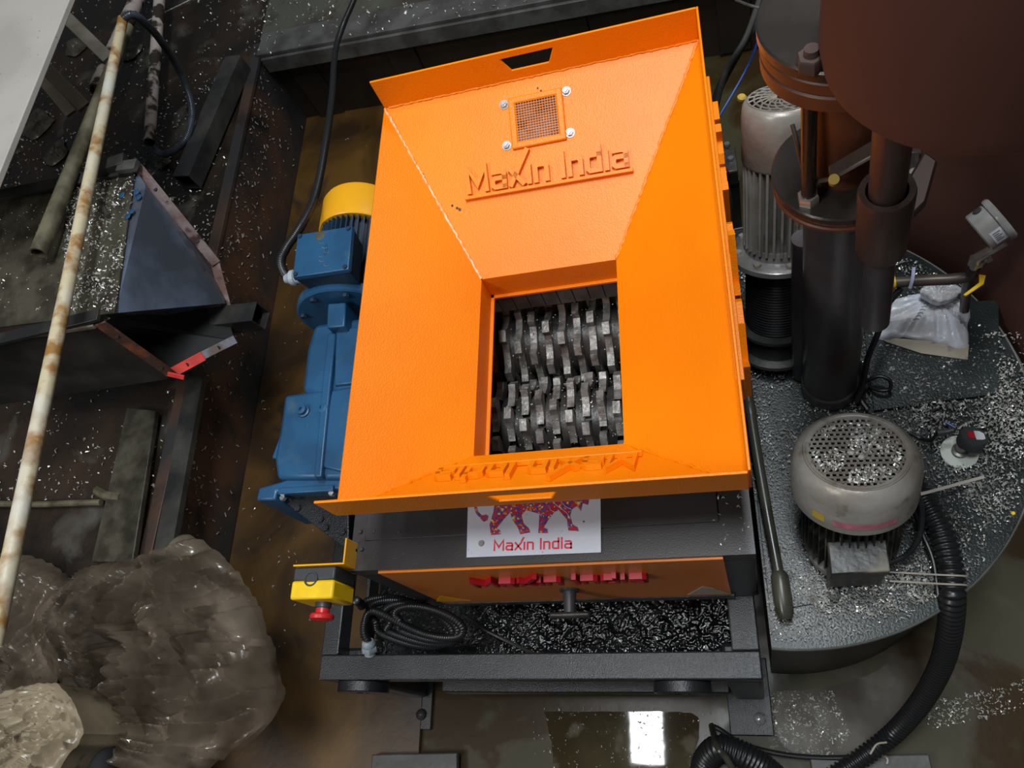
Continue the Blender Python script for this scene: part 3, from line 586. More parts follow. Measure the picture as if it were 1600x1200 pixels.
# side mounting plate of gearbox, under blue feet
# --- gear motor
gz = 0.75; mx_ = -0.745
gmz = thing  # noqa
my0, my1 = 0.825, 1.085
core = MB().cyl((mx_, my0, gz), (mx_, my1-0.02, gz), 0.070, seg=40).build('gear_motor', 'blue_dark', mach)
for k in range(44):
    a = 2*math.pi*k/44
    if math.sin(a) < -0.3: continue
    d = Vector((math.cos(a), 0, math.sin(a))); c = Vector((mx_, (my0+my1)/2, gz)) + d*0.076
    m3 = Matrix((d, Vector((0, 1, 0)), d.cross(Vector((0, 1, 0))))).transposed()
    MB().cbox(c, (0.018, my1-my0-0.05, 0.0026), m3).build('cooling_fin', 'blue_dark', core, smooth=False)
MB().lathe((mx_, my1-0.080, gz), (0, 1, 0), [(0.0885, 0), (0.090, 0.002), (0.090, 0.074), (0.086, 0.083), (0.07, 0.086)], 48).build('fan_cover', 'yellow', core)
MB().lathe((mx_, my0-0.022, gz), (0, 1, 0), [(0.106, 0), (0.110, 0.003), (0.110, 0.020), (0.106, 0.023)], 48).build('motor_flange', 'blue', core)
for k in range(8):
    a = math.pi/8 + k*math.pi/4; MB().hexnut((mx_+0.095*math.cos(a), my0-0.022, gz+0.095*math.sin(a)), (0, -1, 0), 0.007, 0.008).build('bolt', 'blue_dark', core)
# terminal box
ZTB = 0.905
tb = [at(*p, ZTB) for p in ((464, 366), (551, 352), (545, 421), (456, 434))]
tbo = MB().plate(tb[::-1] if (tb[1]-tb[0]).cross(tb[2]-tb[0]).z > 0 else tb, 0.001)
def quadbox(q, z0, z1, sh=0.0, sh2=0.0):
    c = sum(q, Vector())/4; mb = MB(); tp = [Vector((p.x+(c.x-p.x)*sh, p.y+(c.y-p.y)*sh, z1)) for p in q]; bt = [Vector((p.x+(c.x-p.x)*sh2, p.y+(c.y-p.y)*sh2, z0)) for p in q]
    return mb.add(tp+bt, [(0, 1, 2, 3), (7, 6, 5, 4), (0, 4, 5, 1), (1, 5, 6, 2), (2, 6, 7, 3), (3, 7, 4, 0)])
quadbox(tb, ZTB-0.012, ZTB, 0.02).build('terminal_lid', 'blue', core, bevel=0.002)
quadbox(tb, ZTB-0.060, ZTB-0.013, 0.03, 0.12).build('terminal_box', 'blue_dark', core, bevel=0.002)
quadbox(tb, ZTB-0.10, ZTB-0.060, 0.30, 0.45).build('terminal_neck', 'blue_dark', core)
cc = sum(tb, Vector())/4
for p in tb:
    q = p.lerp(cc, 0.13); q.z = ZTB; MB().lathe(q, (0, 0, 1), [(0.0048, 0), (0.0045, 0.003), (0.002, 0.0031)], 14).build('lid_screw', 'blue_dark', core)
q = [p.lerp(cc, 0.55) for p in tb]
for i in range(7):                          # embossed scroll in the middle of the lid
    a = at(500+random.uniform(-6, 6), 372+i*7, ZTB+0.0004); MB().tube(spline([a, a+Vector((0.006, -0.004, 0)), a+Vector((0.012, -0.003, 0))], 4), 0.0006, 5).build('embossed_mark', 'zinc', core)
for r_ in (0.012, 0.016):
    ce = at(500, 392, ZTB+0.0004); MB().tube([ce+Vector((r_*math.cos(t), r_*1.2*math.sin(t), 0)) for t in [x*0.2-0.8 for x in range(9)]], 0.0006, 5).build('embossed_mark', 'blue_dark', core)
st = at(500, 368, ZTB+0.0002); MB().lathe(st, (0, 0, 1), [(0.011, 0), (0.010, 0.0004)], 9).build('brown_stain', 'stain', core)
gl = at(448, 424, ZTB-0.03); gx = (tb[3]+tb[0])/2
gdir = (tb[0]-tb[1]).normalized(); g0 = tb[3].lerp(tb[0], 0.22); g0.z = ZTB-0.032
MB().lathe(g0, gdir, [(0.013, -0.005), (0.013, 0.012), (0.016, 0.013), (0.016, 0.022), (0.011, 0.028), (0.009, 0.036)], 16).build('cable_gland', 'gland', core)
# gearbox housing: stepped cast body between flange and foot
ZG = 0.79
def prism(pxs, z1, z0, name, m, parent, bevel=0.004, zf=None):
    p = [at(x, y, z1) for x, y in pxs]; n = len(p); a = Vector((0, 0, 0))
    for i in range(n): a += (p[i]-p[0]).cross(p[(i+1) % n]-p[0])
    if a.z < 0: p = p[::-1]
    return MB().plate(p, z1-z0).build(name, m, parent, bevel=bevel)
gb = prism([(490, 506), (570, 494), (560, 640), (470, 612), (478, 545)], ZG, 0.64, 'gearbox', 'blue', mach, 0.012)
prism([(444, 617), (560, 600), (540, 748), (432, 748), (428, 716), (436, 676)], ZG+0.002, 0.62, 'lower_casing', 'blue', gb, 0.008)
prism([(424, 716), (440, 672), (446, 672), (440, 716)], ZG-0.03, 0.66, 'side_boss', 'blue', gb, 0.003)
prism([(512, 520), (524, 520), (516, 600), (502, 745), (490, 745), (503, 600)], ZG+0.014, ZG-0.005, 'casting_rib', 'blue', gb, 0.003)
prism([(512, 474), (540, 472), (538, 510), (510, 512)], ZG+0.03, ZG-0.03, 'casting_rib', 'blue', gb, 0.003)
prism([(524, 516), (560, 510), (558, 598), (522, 602)], ZG+0.008, ZG-0.005, 'inspection_pad', 'blue', gb, 0.003)
prism([(512, 562), (519, 561), (516, 594), (510, 595)], ZG+0.0095, ZG+0.007, 'slot_recess', 'void', gb, 0.0008)
prism([(518, 610), (556, 604), (540, 738), (496, 728)], ZG+0.008, ZG-0.005, 'cover_pad', 'blue', gb, 0.003)
for cx, cy, r in ((475, 643, 0.0115), (508, 640, 0.0135)):
    c = at(cx, cy, ZG+0.002); MB().lathe(c, (0, 0, 1), [(r*1.15, 0), (r*1.1, 0.004), (r*0.85, 0.005), (r*0.8, 0.012), (r*0.35, 0.013), (r*0.3, 0.009), (0, 0.009)], 24, caps=False).build('oil_plug', 'blue', gb)
prism([(400, 782), (404, 762), (440, 752), (470, 738), (545, 728), (540, 764), (432, 768), (430, 781)], ZG-0.01, 0.60, 'mounting_foot', 'blue', gb, 0.004)
prism([(434, 762), (520, 757), (520, 767), (434, 772)], ZG-0.002, ZG-0.015, 'foot_ledge', 'blue', gb, 0.002)
for p in ((444, 779), (520, 772)):
    MB().hexnut(at(*p, ZG-0.02), (0, 0, 1), 0.006, 0.008).build('bolt', 'zinc', gb)
prism([(432, 776), (545, 772), (545, 860), (540, 858)], ZG-0.05, 0.55, 'mounting_plate', 'black', mach, 0.002)
for p in ((466, 795), (502, 812), (510, 825), (536, 832)):
    MB().hexnut(at(*p, ZG-0.05), (0, 0, 1), 0.007, 0.005).build('bolt', 'black', mach)
MB().box((FX0+0.03, 0.42, ZF+0.0), (BX0-0.004, 1.2, ZF+0.012)).build('motor_shelf', 'black', mach)
MB().box((FX0+0.08, 0.50, ZF+0.012), (BX0-0.06, 0.56, 0.62)).box((FX0+0.08, 0.84, ZF+0.012), (BX0-0.06, 0.89, 0.64)).build('motor_support', 'black', mach)
# --- emergency stop box
ez1 = 0.845; e0 = at(460, 887, ez1); e1 = at(524, 887, ez1); ex0, ex1 = e0.x, e1.x; ey1 = e0.y
es = MB().box((ex0, ey1-0.022, ez1-0.072), (ex1, ey1, ez1)).build('emergency_stop_box', 'grey_pl', mach, bevel=0.003)
yb = MB().box((ex0-0.001, ey1-0.053, ez1-0.073), (ex1+0.001, ey1-0.022, ez1+0.001)).build('yellow_front', 'yellow_pl', es, bevel=0.004)
MB().lathe(((ex0+ex1)/2-0.004, ey1-0.020, ez1), (0, 0, 1), [(0.0125, 0), (0.0125, 0.002), (0.010, 0.002), (0.009, 0.0006), (0, 0.0006)], 24, caps=False).build('knockout', 'grey_pl', es)
ec = Vector(((ex0+ex1)/2+0.004, ey1-0.053, ez1-0.036))
MB().lathe(ec, (0, -1, 0), [(0.0135, 0), (0.0135, 0.008), (0.012, 0.009), (0.012, 0.010)], 24).build('button_collar', 'grey_pl', es)
MB().lathe(ec, (0, -1, 0), [(0.0115, 0.009), (0.0115, 0.017), (0.019, 0.019), (0.0205, 0.022), (0.0195, 0.027), (0.012, 0.030), (0, 0.031)], 28, caps=False).build('mushroom_button', 'red_pl', es)
bk = MB(); bk.box((ex0, ey1+0.001, ez1-0.075), (ex1+0.018, ey1+0.004, ez1+0.005)); bk.box((ex1+0.015, ey1+0.004, ez1-0.075), (ex1+0.018, ey1+0.045, ez1+0.005)); bk.build('yellow_bracket', 'yellow', es, bevel=0.0008)
MB().box((ex1+0.018, ey1+0.030, ez1-0.06), (BX0+0.01, ey1+0.035, ez1-0.03)).build('bracket_arm', 'black', es)

# ============================================================ CONDUITS NEAR THE MACHINE
cpts = [at(575, -60, 0.55), at(553, 0, 0.50), at(536, 40, 0.47), at(524, 80, 0.50), at(519, 150, 0.62), at(510, 215, 0.72), at(494, 300, 0.80), at(472, 350, 0.86), at(447, 388, 0.875), at(439, 408, 0.875), at(443, 425, 0.873), g0 + gdir*0.030]
c1 = ribbed(cpts, 0.0095, 0.0042, 0.12, 12).build('flexible_conduit', 'black_rubber', None, angle=70)
tag(c1, 'black ribbed conduit hanging over the back beam down to the blue motor', 'cable conduit')
# coil in the frame bay
coil = []
cx0_, cy0_ = 645, 972
for t in range(0, 4):
    for k in range(16):
        a = 2*math.pi*k/16 + 2.6; rx = 72-6*t+4*math.sin(t*2); ry = 33-4*t
        px = cx0_ + 12*t - 10 + rx*math.cos(a); py = cy0_ + rx*0.25*math.cos(a) + ry*math.sin(a)
        coil.append(at(px, py, 0.47 + 0.008*t + 0.04*(-math.sin(a))*0.5))
coil = [at(556, 938, 0.60), at(566, 945, 0.55)] + coil[2:] + [at(585, 955, 0.50), at(571, 970, 0.485), at(569, 990, 0.478), at(576, 1004, 0.472)]
cc_ = ribbed(coil, 0.0088, 0.0052, 0.15, 10).build('conduit_coil', 'black_rubber', None, angle=70)
tag(cc_, 'coil of black ribbed conduit lying in the frame bay beneath the emergency stop', 'cable conduit')
gdn = (at(578, 1020, 0.455)-at(576, 1004, 0.472)).normalized(); go = at(576, 1003, 0.472)
gt = thing('cable_gland', go, 'pale grey cable gland on the end of the coiled conduit', 'cable gland')
MB().lathe(go, gdn, [(0.010, -0.004), (0.014, 0.001), (0.0145, 0.006), (0.0135, 0.009)], 20).build('gland_cap', 'gland', gt)
MB().lathe(go, gdn, [(0.0165, 0.010), (0.017, 0.011), (0.017, 0.020), (0.0165, 0.021)], 6).build('gland_nut', 'gland', gt)
MB().lathe(go, gdn, [(0.012, 0.021), (0.012, 0.030), (0.010, 0.031)], 20).build('gland_thread', 'gland', gt)
tag(MB().tube(spline([at(586, 1022, 0.45), at(594, 1030, 0.44), at(602, 1038, 0.41)], 6), 0.0022, 8).build('cable', 'black_rubber'), 'thin cable leaving the pale grey gland', 'cable')

exec_marker = 1
# ============================================================ ROUND TANK WITH PUMPS (right)
ZP = 0.55; TCX, TCY, TR = 0.0725, 0.587, 0.432; TXL = 0.022
tank = thing('round_tank', (0.25, 0.6, 0), 'black round oil tank with chip-strewn flat top beside the shredder', 'tank')
a0 = math.acos((TXL-TCX)/TR); pts = []
N_ = 96
for k in range(N_+1):
    a = -a0 + 2*a0*k/N_; pts.append((TCX+TR*math.cos(a), TCY+TR*math.sin(a)))
tp = MB(); tp.plate([(x, y, ZP) for x, y in pts], 0.008); top = tp.build('tank_top', 'platform', tank, smooth=False)
sdm = MB(); pin = [(TCX+(x-TCX)*0.985, TCY+(y-TCY)*0.985) for x, y in pts]
sdm.plate([(x, y, ZP-0.009) for x, y in pin], ZP-0.012); sdm.build('tank_side', 'tankside', tank, angle=30)
rl = MB().tube([(x, y, ZP+0.001) for x, y in pts], 0.0022, 6).build('rim_bead', 'beam', tank)
# access covers seams on the tank top: thin raised plates
s0, s1 = at(1362, 640, ZP), at(1500, 622, ZP)
MB().plate([at(1232, 940, ZP+0.003), at(1330, 928, ZP+0.003), at(1325, 905, ZP+0.003), at(1228, 905, ZP+0.003)][::-1], 0.003)
pl2 = MB().plate([(TXL+0.004, at(1215, 955, ZP).y, ZP+0.004), (TXL+0.20, at(1400, 925, ZP).y, ZP+0.004), (TXL+0.20, 0.42, ZP+0.004), (TXL+0.004, 0.42, ZP+0.004)], 0.004).build('cover_plate', 'platform', tank, bevel=0.001)
pl3 = MB().plate([at(1365, 643, ZP+0.004), at(1560, 616, ZP+0.004), at(1560, 470, ZP+0.004), at(1345, 480, ZP+0.004)][::-1], 0.004).build('cover_plate', 'platform', tank, bevel=0.001)
poly = [(TCX+(x-TCX)*0.97, TCY+(y-TCY)*0.97) for x, y in pts]
mo = at(1345, 850, ZP)
c_ = chips('metal_chips', poly, 12000, ZP+0.005, None, (0.0016, 0.0048), 9.0, 0.14); tag(c_, 'dense silver shavings covering the round tank top', 'metal chips')
mb2 = [at(*p, ZP) for p in ((1230, 900), (1460, 880), (1470, 930), (1380, 970), (1290, 965))]
c_ = chips('metal_chips', [(p.x, p.y) for p in mb2], 900, ZP+0.006, None, (0.002, 0.006), 14, 0.1); tag(c_, 'coarser pale shavings in front of the motor on the tank', 'metal chips')
mb2 = [at(*p, ZP) for p in ((1370, 560), (1400, 530), (1600, 520), (1600, 780), (1540, 830), (1450, 690))]
c_ = chips('metal_chips', [(p.x, p.y) for p in mb2], 2200, ZP+0.005, None, (0.0022, 0.0060), 10, 0.2); tag(c_, 'silver shavings strewn over the tank top around the sensor', 'metal chips')

# ---- front fan-cooled motor
MR = 0.0935
ft_ = at(1338, 704, 0.80); bt_ = at(1325, 858, ZP); bt_.z = ZP + 0.004
ax_ = (ft_ - bt_); ax_.normalize(); hM = (ft_-bt_).length
mot = thing('electric_motor', bt_, 'round cast motor with chip-covered square-hole fan grille standing on the tank', 'motor')
bm3 = basis(ax_)
def mp(r, a, h): return bt_ + bm3 @ Vector((r*math.cos(a), r*math.sin(a), h))
mbd = MB().lathe(bt_, ax_, [(0.068, 0), (0.070, 0.004), (0.070, 0.014), (0.060, 0.016), (0.060, hM-0.07)], 40).build('motor_body', 'cast_dirty', mot)
for k in range(40):
    a = 2*math.pi*k/40; d = bm3 @ Vector((math.cos(a), math.sin(a), 0)); m3 = Matrix((d, d.cross(ax_) * -1, ax_)).transposed()
    MB().cbox(mp(0.068, a, hM*0.5-0.02), (0.018, 0.0024, hM-0.11), m3).build('cooling_fin', 'ribbox', mbd, smooth=False)
fcv = MB().lathe(bt_, ax_, [(MR-0.004, hM-0.088), (MR, hM-0.086), (MR, hM-0.028), (MR-0.006, hM-0.010), (MR-0.014, hM-0.002), (MR-0.017, hM), (MR-0.019, hM-0.003), (MR-0.0205, hM), (MR-0.0225, hM-0.001), (MR-0.0235, hM-0.003)], 64, caps=False).build('fan_cover', 'cast', mot)
# grille: staggered square holes
gr = MB(); RG = MR-0.0225; cell = 0.0088; rows = int(2*RG/cell)+1
def bx(cx, cy, sx, sy): gr.cbox(bt_ + bm3 @ Vector((cx, cy, hM-0.003)), (sx, sy, 0.0016), bm3)
for j in range(-9, 10):
    y = j*cell
    if abs(y) > RG: continue
    L = math.sqrt(RG*RG-y*y); bx(0, y+cell/2 if abs(y+cell/2) < RG else y, 2*L, cell*0.38)
    for i in range(-9, 10):
        x = i*cell*1.0 + (cell/2 if j % 2 else 0)
        if abs(x) < L: bx(x, y, cell*0.40, cell)
o = gr.build('fan_grille', 'cast', fcv, smooth=False); o['kind'] = 'stuff'
MB().lathe(bt_, ax_, [(RG+0.005, hM-0.022), (RG+0.005, hM-0.021)], 40).build('dark_inside', 'void', fcv)
rb = MB().lathe(bt_, ax_, [(RG-0.004, hM-0.004), (RG-0.004, hM-0.001), (RG+0.004, hM-0.001), (RG+0.004, hM-0.004)], 48, caps=False).build('grille_rim', 'cast', fcv)
mb = MB()
for i in range(900):
    r = RG*0.86*math.sqrt(random.random()); a = random.uniform(0, 6.28)
    if noise.noise(Vector((r*math.cos(a)*30, r*math.sin(a)*30, 2))) < -0.12: continue
    s = random.uniform(0.0006, 0.0024); c = mp(r, a, hM-0.001); u = Vector((random.uniform(-1, 1), random.uniform(-1, 1), random.uniform(-.3, .3))).normalized()*s; v = Vector((-u.y, u.x, random.uniform(-.5, .5)*s))*0.6
    mb.add([c-u-v, c+u-v, c+u+v+Vector((0, 0, s*.4)), c-u+v], [(0, 1, 2, 3)])
for (cx, cy, s) in ((-0.006, 0.014, 0.006), (0.008, 0.004, 0.006), (-0.004, -0.02, 0.005), (0.02, 0.012, 0.004)):
    c = bt_ + bm3 @ Vector((cx, cy, hM+0.001)); mb.lathe(c, ax_, [(s, 0), (s*0.8, 0.002), (s*.3, 0.003)], 6)
c_ = mb.build('metal_chips', 'chip', None, smooth=False); tag(c_, 'small silver shavings lying on the round motor grille', 'metal chips', kind='stuff')
# stickers, curved on the cover's front
def sticker(px0, px1, py, hh_, m, name):
    vs = []; n = 10
    v0 = [at(px0, py, 0.73), at(px1, py, 0.73)]
    def ang(p): q = bm3.transposed() @ (p-bt_); return math.atan2(q.y, q.x)
    a, b = ang(v0[0]), ang(v0[1])
    if b < a: b += 2*math.pi
    for i in range(n+1):
        t = a+(b-a)*i/n; vs += [mp(MR+0.0008, t, hM-0.072), mp(MR+0.0008, t, hM-0.072+hh_)]
    MB().add(vs, [(2*i, 2*i+2, 2*i+3, 2*i+1) for i in range(n)]).build(name, m, fcv)
sticker(1278, 1300, 812, 0.017, 'sticker_y', 'yellow_sticker'); sticker(1308, 1385, 820, 0.014, 'pink', 'pink_sticker')
ZBX = 0.690
tb2 = [at(*p, ZBX) for p in ((1292, 846), (1386, 842), (1392, 893), (1298, 898))]
t2 = quadbox(tb2, ZBX-0.010, ZBX, 0.02).build('terminal_lid', 'ribbox', mot, bevel=0.002)
quadbox(tb2, ZP+0.02, ZBX-0.011, 0.05, 0.06).build('terminal_box', 'ribbox', mot, bevel=0.002)
cfr = at(1345, 878, ZBX); MB().cbox(cfr + Vector((0, 0.03, -0.03)), (0.05, 0.06, 0.05)).build('terminal_neck', 'ribbox', mot)
# ---- rear vertical pump motor
pb = at(1212, 545, ZP); pb.z = ZP + 0.004
pT = at(1222, 148, 1.02)
pax = (pT-pb).normalized(); pL_ = (pT-pb).length; pm3 = basis(pax)
pump = thing('pump_motor', pb, 'tall grey pump motor with slotted white cap behind the hydraulic column', 'motor')
MB().lathe(pb, pax, [(0.070, 0), (0.074, 0.003), (0.074, 0.010), (0.060, 0.016), (0.055, 0.05), (0.066, 0.055), (0.070, 0.060), (0.070, 0.066), (0.05, 0.07)], 40).build('pump_base', 'blacksteel', pump)
pr = [(0.0545+0.0022*(i % 2), 0.07+i*0.003) for i in range(48)]
MB().lathe(pb, pax, pr, 36).build('ribbed_coupling', 'black_rubber', pump, angle=20)
hF = 0.222
MB().lathe(pb, pax, [(0.05, hF-0.01), (0.080, hF-0.004), (0.084, hF), (0.084, hF+0.009), (0.080, hF+0.012), (0.058, hF+0.013), (0.054, hF+0.03)], 48).build('motor_flange', 'cast_dirty', pump)
for k in range(8):
    a = k*math.pi/4+0.3; MB().hexnut(pb + pm3 @ Vector((0.071*math.cos(a), 0.071*math.sin(a), hF+0.012)), pax, 0.007, 0.006).build('bolt', 'cast', pump)
pbody = MB().lathe(pb, pax, [(0.050, hF+0.013), (0.052, hF+0.02), (0.052, pL_-0.06)], 40).build('motor_body', 'cast_dirty', pump)
for k in range(30):
    a = 2*math.pi*k/30; d = pm3 @ Vector((math.cos(a), math.sin(a), 0)); m3 = Matrix((d, d.cross(pax)*-1, pax)).transposed()
    MB().cbox(pb + pm3 @ Vector((0.0545*math.cos(a), 0.0545*math.sin(a), (hF+pL_)/2-0.03)), (0.011, 0.004, pL_-hF-0.11), m3).build('cooling_fin', 'cast', pbody, smooth=False)
pc = MB().lathe(pb, pax, [(0.060, pL_-0.105), (0.062, pL_-0.10), (0.062, pL_-0.03), (0.060, pL_-0.012), (0.056, pL_-0.006), (0.051, pL_-0.004)], 48, caps=False).build('fan_cover', 'cast', pump)
gr = MB()
for r in (0.010, 0.021, 0.032, 0.042, 0.051):
    gr.lathe(pb, pax, [(r-0.0013, pL_-0.005), (r-0.0013, pL_-0.003), (r+0.0013, pL_-0.003), (r+0.0013, pL_-0.005), (r-0.0013, pL_-0.005)], 40, caps=False)
for k in range(18):
    a = 2*math.pi*k/18; q = [pb + pm3 @ Vector((r*math.cos(a+0.8*r/0.045), r*math.sin(a+0.8*r/0.045), pL_-0.004)) for r in (0.008, 0.022, 0.037, 0.052)]
    gr.tube(q, 0.0019, 4)
o = gr.build('fan_grille', 'cast', pc, smooth=False); o['kind'] = 'stuff'
MB().lathe(pb, pax, [(0.058, pL_-0.03), (0.058, pL_-0.029)], 30).build('dark_inside', 'void', pc)
# ---- hydraulic column
CB = Vector((0.180, 0.628, ZP+0.004)); CT = Vector((0.163, 0.655, 1.14)); cax = (CT-CB).normalized(); cm3 = basis(cax); CL = (CT-CB).length
hyd = thing('hydraulic_column', CB, 'tall dark hydraulic column with stacked round flanges rising from the tank', 'hydraulic column')
MB().lathe(CB, cax, [(0.050, 0), (0.050, 0.03), (0.047, 0.034), (0.047, CL-0.01), (0.056, CL-0.005)], 48).build('column_tube', 'column', hyd)
def disc(c, r, h, m, name, seg=56): return MB().lathe(c, cax, [(r-0.002, 0), (r, 0.002), (r, h-0.002), (r-0.002, h)], seg).build(name, m, hyd)
disc(CT, 0.084, 0.008, 'flange_rim', 'lower_flange'); disc(CT+cax*0.0085, 0.082, 0.006, 'flange_rim', 'gasket'); disc(CT+cax*0.015, 0.085, 0.012, 'flange_dark', 'flange_plate')
FT = CT + cax*0.027
c_ = FT + cm3 @ Vector((0, 0, 0))
UT = at(1326, 78, 1.36)
MB().cyl(FT, UT, 0.040, seg=40).build('inner_tube', 'flange_rim', hyd)
disc(UT, 0.086, 0.020, 'flange_rim', 'upper_flange'); disc(UT+cax*0.021, 0.086, 0.016, 'flange_rim', 'gasket'); disc(UT+cax*0.038, 0.088, 0.014, 'flange_dark', 'flange_plate')
UU = UT + cax*0.052
# nuts and studs
def nut(p, r, name='hex_nut', m='chrome'): MB().hexnut(p, cax, r, r*1.1).lathe(p+cax*r*1.1, cax, [(r*0.55, 0), (r*0.5, r*0.5)], 12).build(name, m, hyd)
n1 = at(1263, 315, FT.z); nut(n1, 0.013)
MB().cyl(n1+cax*0.012, n1+cax*0.19, 0.0085, seg=16).build('stud', 'flange_dark', hyd)
n2 = at(1427, 285, FT.z); nut(n2, 0.012); n3 = at(1352, 262, FT.z); nut(n3, 0.011)
u1 = at(1268, 105, UU.z); nut(u1, 0.014, m='yokem')
# locking link: flat plate and rod
l0, l1 = at(1296, 272, FT.z+0.06), at(1366, 232, FT.z+0.095)
MB().bar(l0, l1, 0.022, 0.006).build('locking_link', 'lever', hyd, bevel=0.003)
MB().cyl(at(1303, 284, FT.z+0.045), at(1303, 280, FT.z+0.068), 0.006, seg=16).build('link_pin', 'sticker_y', hyd)
rod = spline([at(1238, 195, FT.z+0.06), at(1246, 225, FT.z+0.05), at(1254, 262, FT.z+0.022), at(1268, 282, FT.z+0.03), at(1300, 280, FT.z+0.05)], 8)
MB().tube(rod, 0.0028, 10).build('wire_rod', 'lever', hyd)
# yoke with rod at the right
yb_ = at(1366, 505, 1.00); yt_ = at(1378, 385, 1.075); yax = (yt_-yb_).normalized()
YB, YM = at(1367, 503, 0.975), at(1375, 398, 1.115)
yx = (YM-YB).normalized()
MB().lathe(YB, YM-YB, [(0.0165, 0), (0.0185, 0.002), (0.0185, (YM-YB).length)], 28).build('cylinder_rod', 'column', hyd)
MB().lathe(at(1364, 486, 0.998)+Vector((0, 0.0, 0.0)), (0, -1, 0.4), [(0.0035, 0), (0.0035, 0.003)], 12).build('pin_hole', 'void', hyd)
YT = at(1386, 296, 1.255)
MB().lathe(YM, YT-YM, [(0.0185, -0.004), (0.024, 0.008), (0.0285, 0.020), (0.0295, (YT-YM).length-0.006), (0.028, (YT-YM).length), (0.0215, (YT-YM).length), (0.0205, (YT-YM).length-0.03)], 36, caps=False).build('yoke_socket', 'yokem', hyd)
hcp = at(1530, 60, 1.42); YU = hcp + Vector((-0.075, -0.045, 0.03))
MB().cyl(YT-(YT-YM).normalized()*0.02, YU, 0.0185, seg=28).build('yoke_shaft', 'yokem', hyd)
MB().lathe(at(1386, 371, 1.172)+Vector((0, 0, 0)), (0.05, -0.8, 0.6), [(0.0085, 0), (0.008, 0.004), (0.005, 0.007), (0, 0.008)], 18, caps=False).build('socket_screw', 'chrome', hyd)
MB().plate([at(*p, 1.19) for p in ((1412, 350), (1448, 315), (1466, 250), (1444, 235), (1412, 290))], 0.012).build('yoke_web', 'yokem', hyd, bevel=0.003)
MB().bar(at(1415, 300, 1.10), at(1430, 235, 1.17), 0.016, 0.010).build('yoke_link', 'lever', hyd, bevel=0.002)
# grey side pipe next to column
sp0 = at(1252, 585, ZP); sp0.z = ZP+0.004; sp1 = at(1256, 372, 0.93)
spc = MB().cyl(sp0, sp1, 0.0185, seg=28).build('side_pipe', 'column'); tag(spc, 'slim grey steel pipe standing between the pump motor and the hydraulic column', 'pipe')
# finger over the lens, added as maroon casing and curved guard
hc = at(1530, 60, 1.42)
hd = thing('finger_standin', (hc.x, hc.y, hc.z), 'large plain dark maroon round casing added for the finger over the lens, upper right corner', 'standin')
hcp = hc.copy()
MB().lathe(hcp - Vector((0, 0, 0.0)), (0, 0, 1), [(0.05, -0.02), (0.115, -0.012), (0.128, 0.0), (0.132, 0.02), (0.132, 0.16), (0.11, 0.175), (0.0, 0.178)], 64, caps=False).build('standin_shell', 'maroon', hd)
MB().bar((hcp.x-0.02, hcp.y, hcp.z+0.0), (CT.x, CT.y+0.02, 1.43), 0.08, 0.03).build('standin_bracket', 'maroon', hd, bevel=0.004)
gs = MB(); vs = []; GR = 0.452; n = 60; aA, aB = math.radians(-12), math.radians(62); hz_ = 1.50
for i in range(n+1):
    a = aA+(aB-aA)*i/n
    for r, z in ((GR, ZP-0.04), (GR, hz_), (GR+0.006, hz_), (GR+0.006, ZP-0.04)): vs.append((TCX+r*math.cos(a), TCY+r*math.sin(a), z))
fs = [(4*i+k, 4*i+4+k, 4*i+4+(k+1) % 4, 4*i+(k+1) % 4) for i in range(n) for k in range(4)] + [(0, 1, 2, 3), (4*n+3, 4*n+2, 4*n+1, 4*n)]
gs.add(vs, fs); gso = gs.build('finger_backdrop', 'maroon', None, angle=40); tag(gso, 'tall curved dark maroon guard standing around the back of the round tank', 'backdrop')  # added sheet carrying on the dark finger blur, no real part
# dark sole ring between tank and guard
# ---- long black pipe beside the hopper
lp = [at(1140, 380, 0.62), at(1150, 470, 0.60), at(1172, 640, 0.60), at(1195, 780, 0.59), at(1218, 905, 0.582)]
lpt = thing('oily_pipe', lp[2], 'long oily black pipe running along the tank edge beside the hopper', 'pipe')
MB().tube(resample(spline(lp, 12), 0.01), 0.0095, 16).build('pipe_shaft', 'pipe_dark', lpt)
e_ = at(1228, 968, 0.575); MB().tube([at(1216, 893, 0.582), at(1218, 900, 0.582), at(1221, 920, 0.58), at(1226, 955, 0.577), e_], [0.0105, 0.0150, 0.0152, 0.0150, 0.010], 18).build('end_cap', 'pipe_dark', lpt)
MB().tube([at(1170, 629, 0.60), at(1171, 633, 0.60), at(1173, 646, 0.60), at(1174, 650, 0.60)], [0.0095, 0.0108, 0.0108, 0.0095], 16).build('pipe_joint', 'pipe_dark', lpt)
# ---- large ribbed hose
hp = [at(1425, 752, ZP+0.03), at(1446, 785, ZP+0.028), at(1470, 830, ZP+0.028), at(1484, 880, ZP+0.030), at(1488, 930, ZP+0.02), at(1484, 985, ZP-0.06), at(1470, 1040, 0.36), at(1440, 1095, 0.22), at(1400, 1142, 0.10), at(1355, 1178, 0.06), at(1300, 1215, 0.05)]
o = ribbed(hp, 0.0205, 0.0105, 0.20, 18).build('corrugated_hose', 'black_rubber', None, angle=60); tag(o, 'thick black corrugated hose curving from the motor off the tank to the floor', 'hose')
hp = [at(1098, 1215, 0.03), at(1104, 1188, 0.06), at(1125, 1170, 0.09), at(1160, 1180, 0.09), at(1195, 1202, 0.07), at(1230, 1235, 0.05)]
hs2 = ribbed(hp, 0.030, 0.0085, 0.12, 18).build('corrugated_hose', 'black_rubber', None, angle=60); tag(hs2, 'black corrugated hose bend at the bottom edge of the frame beside the foot plate', 'hose')
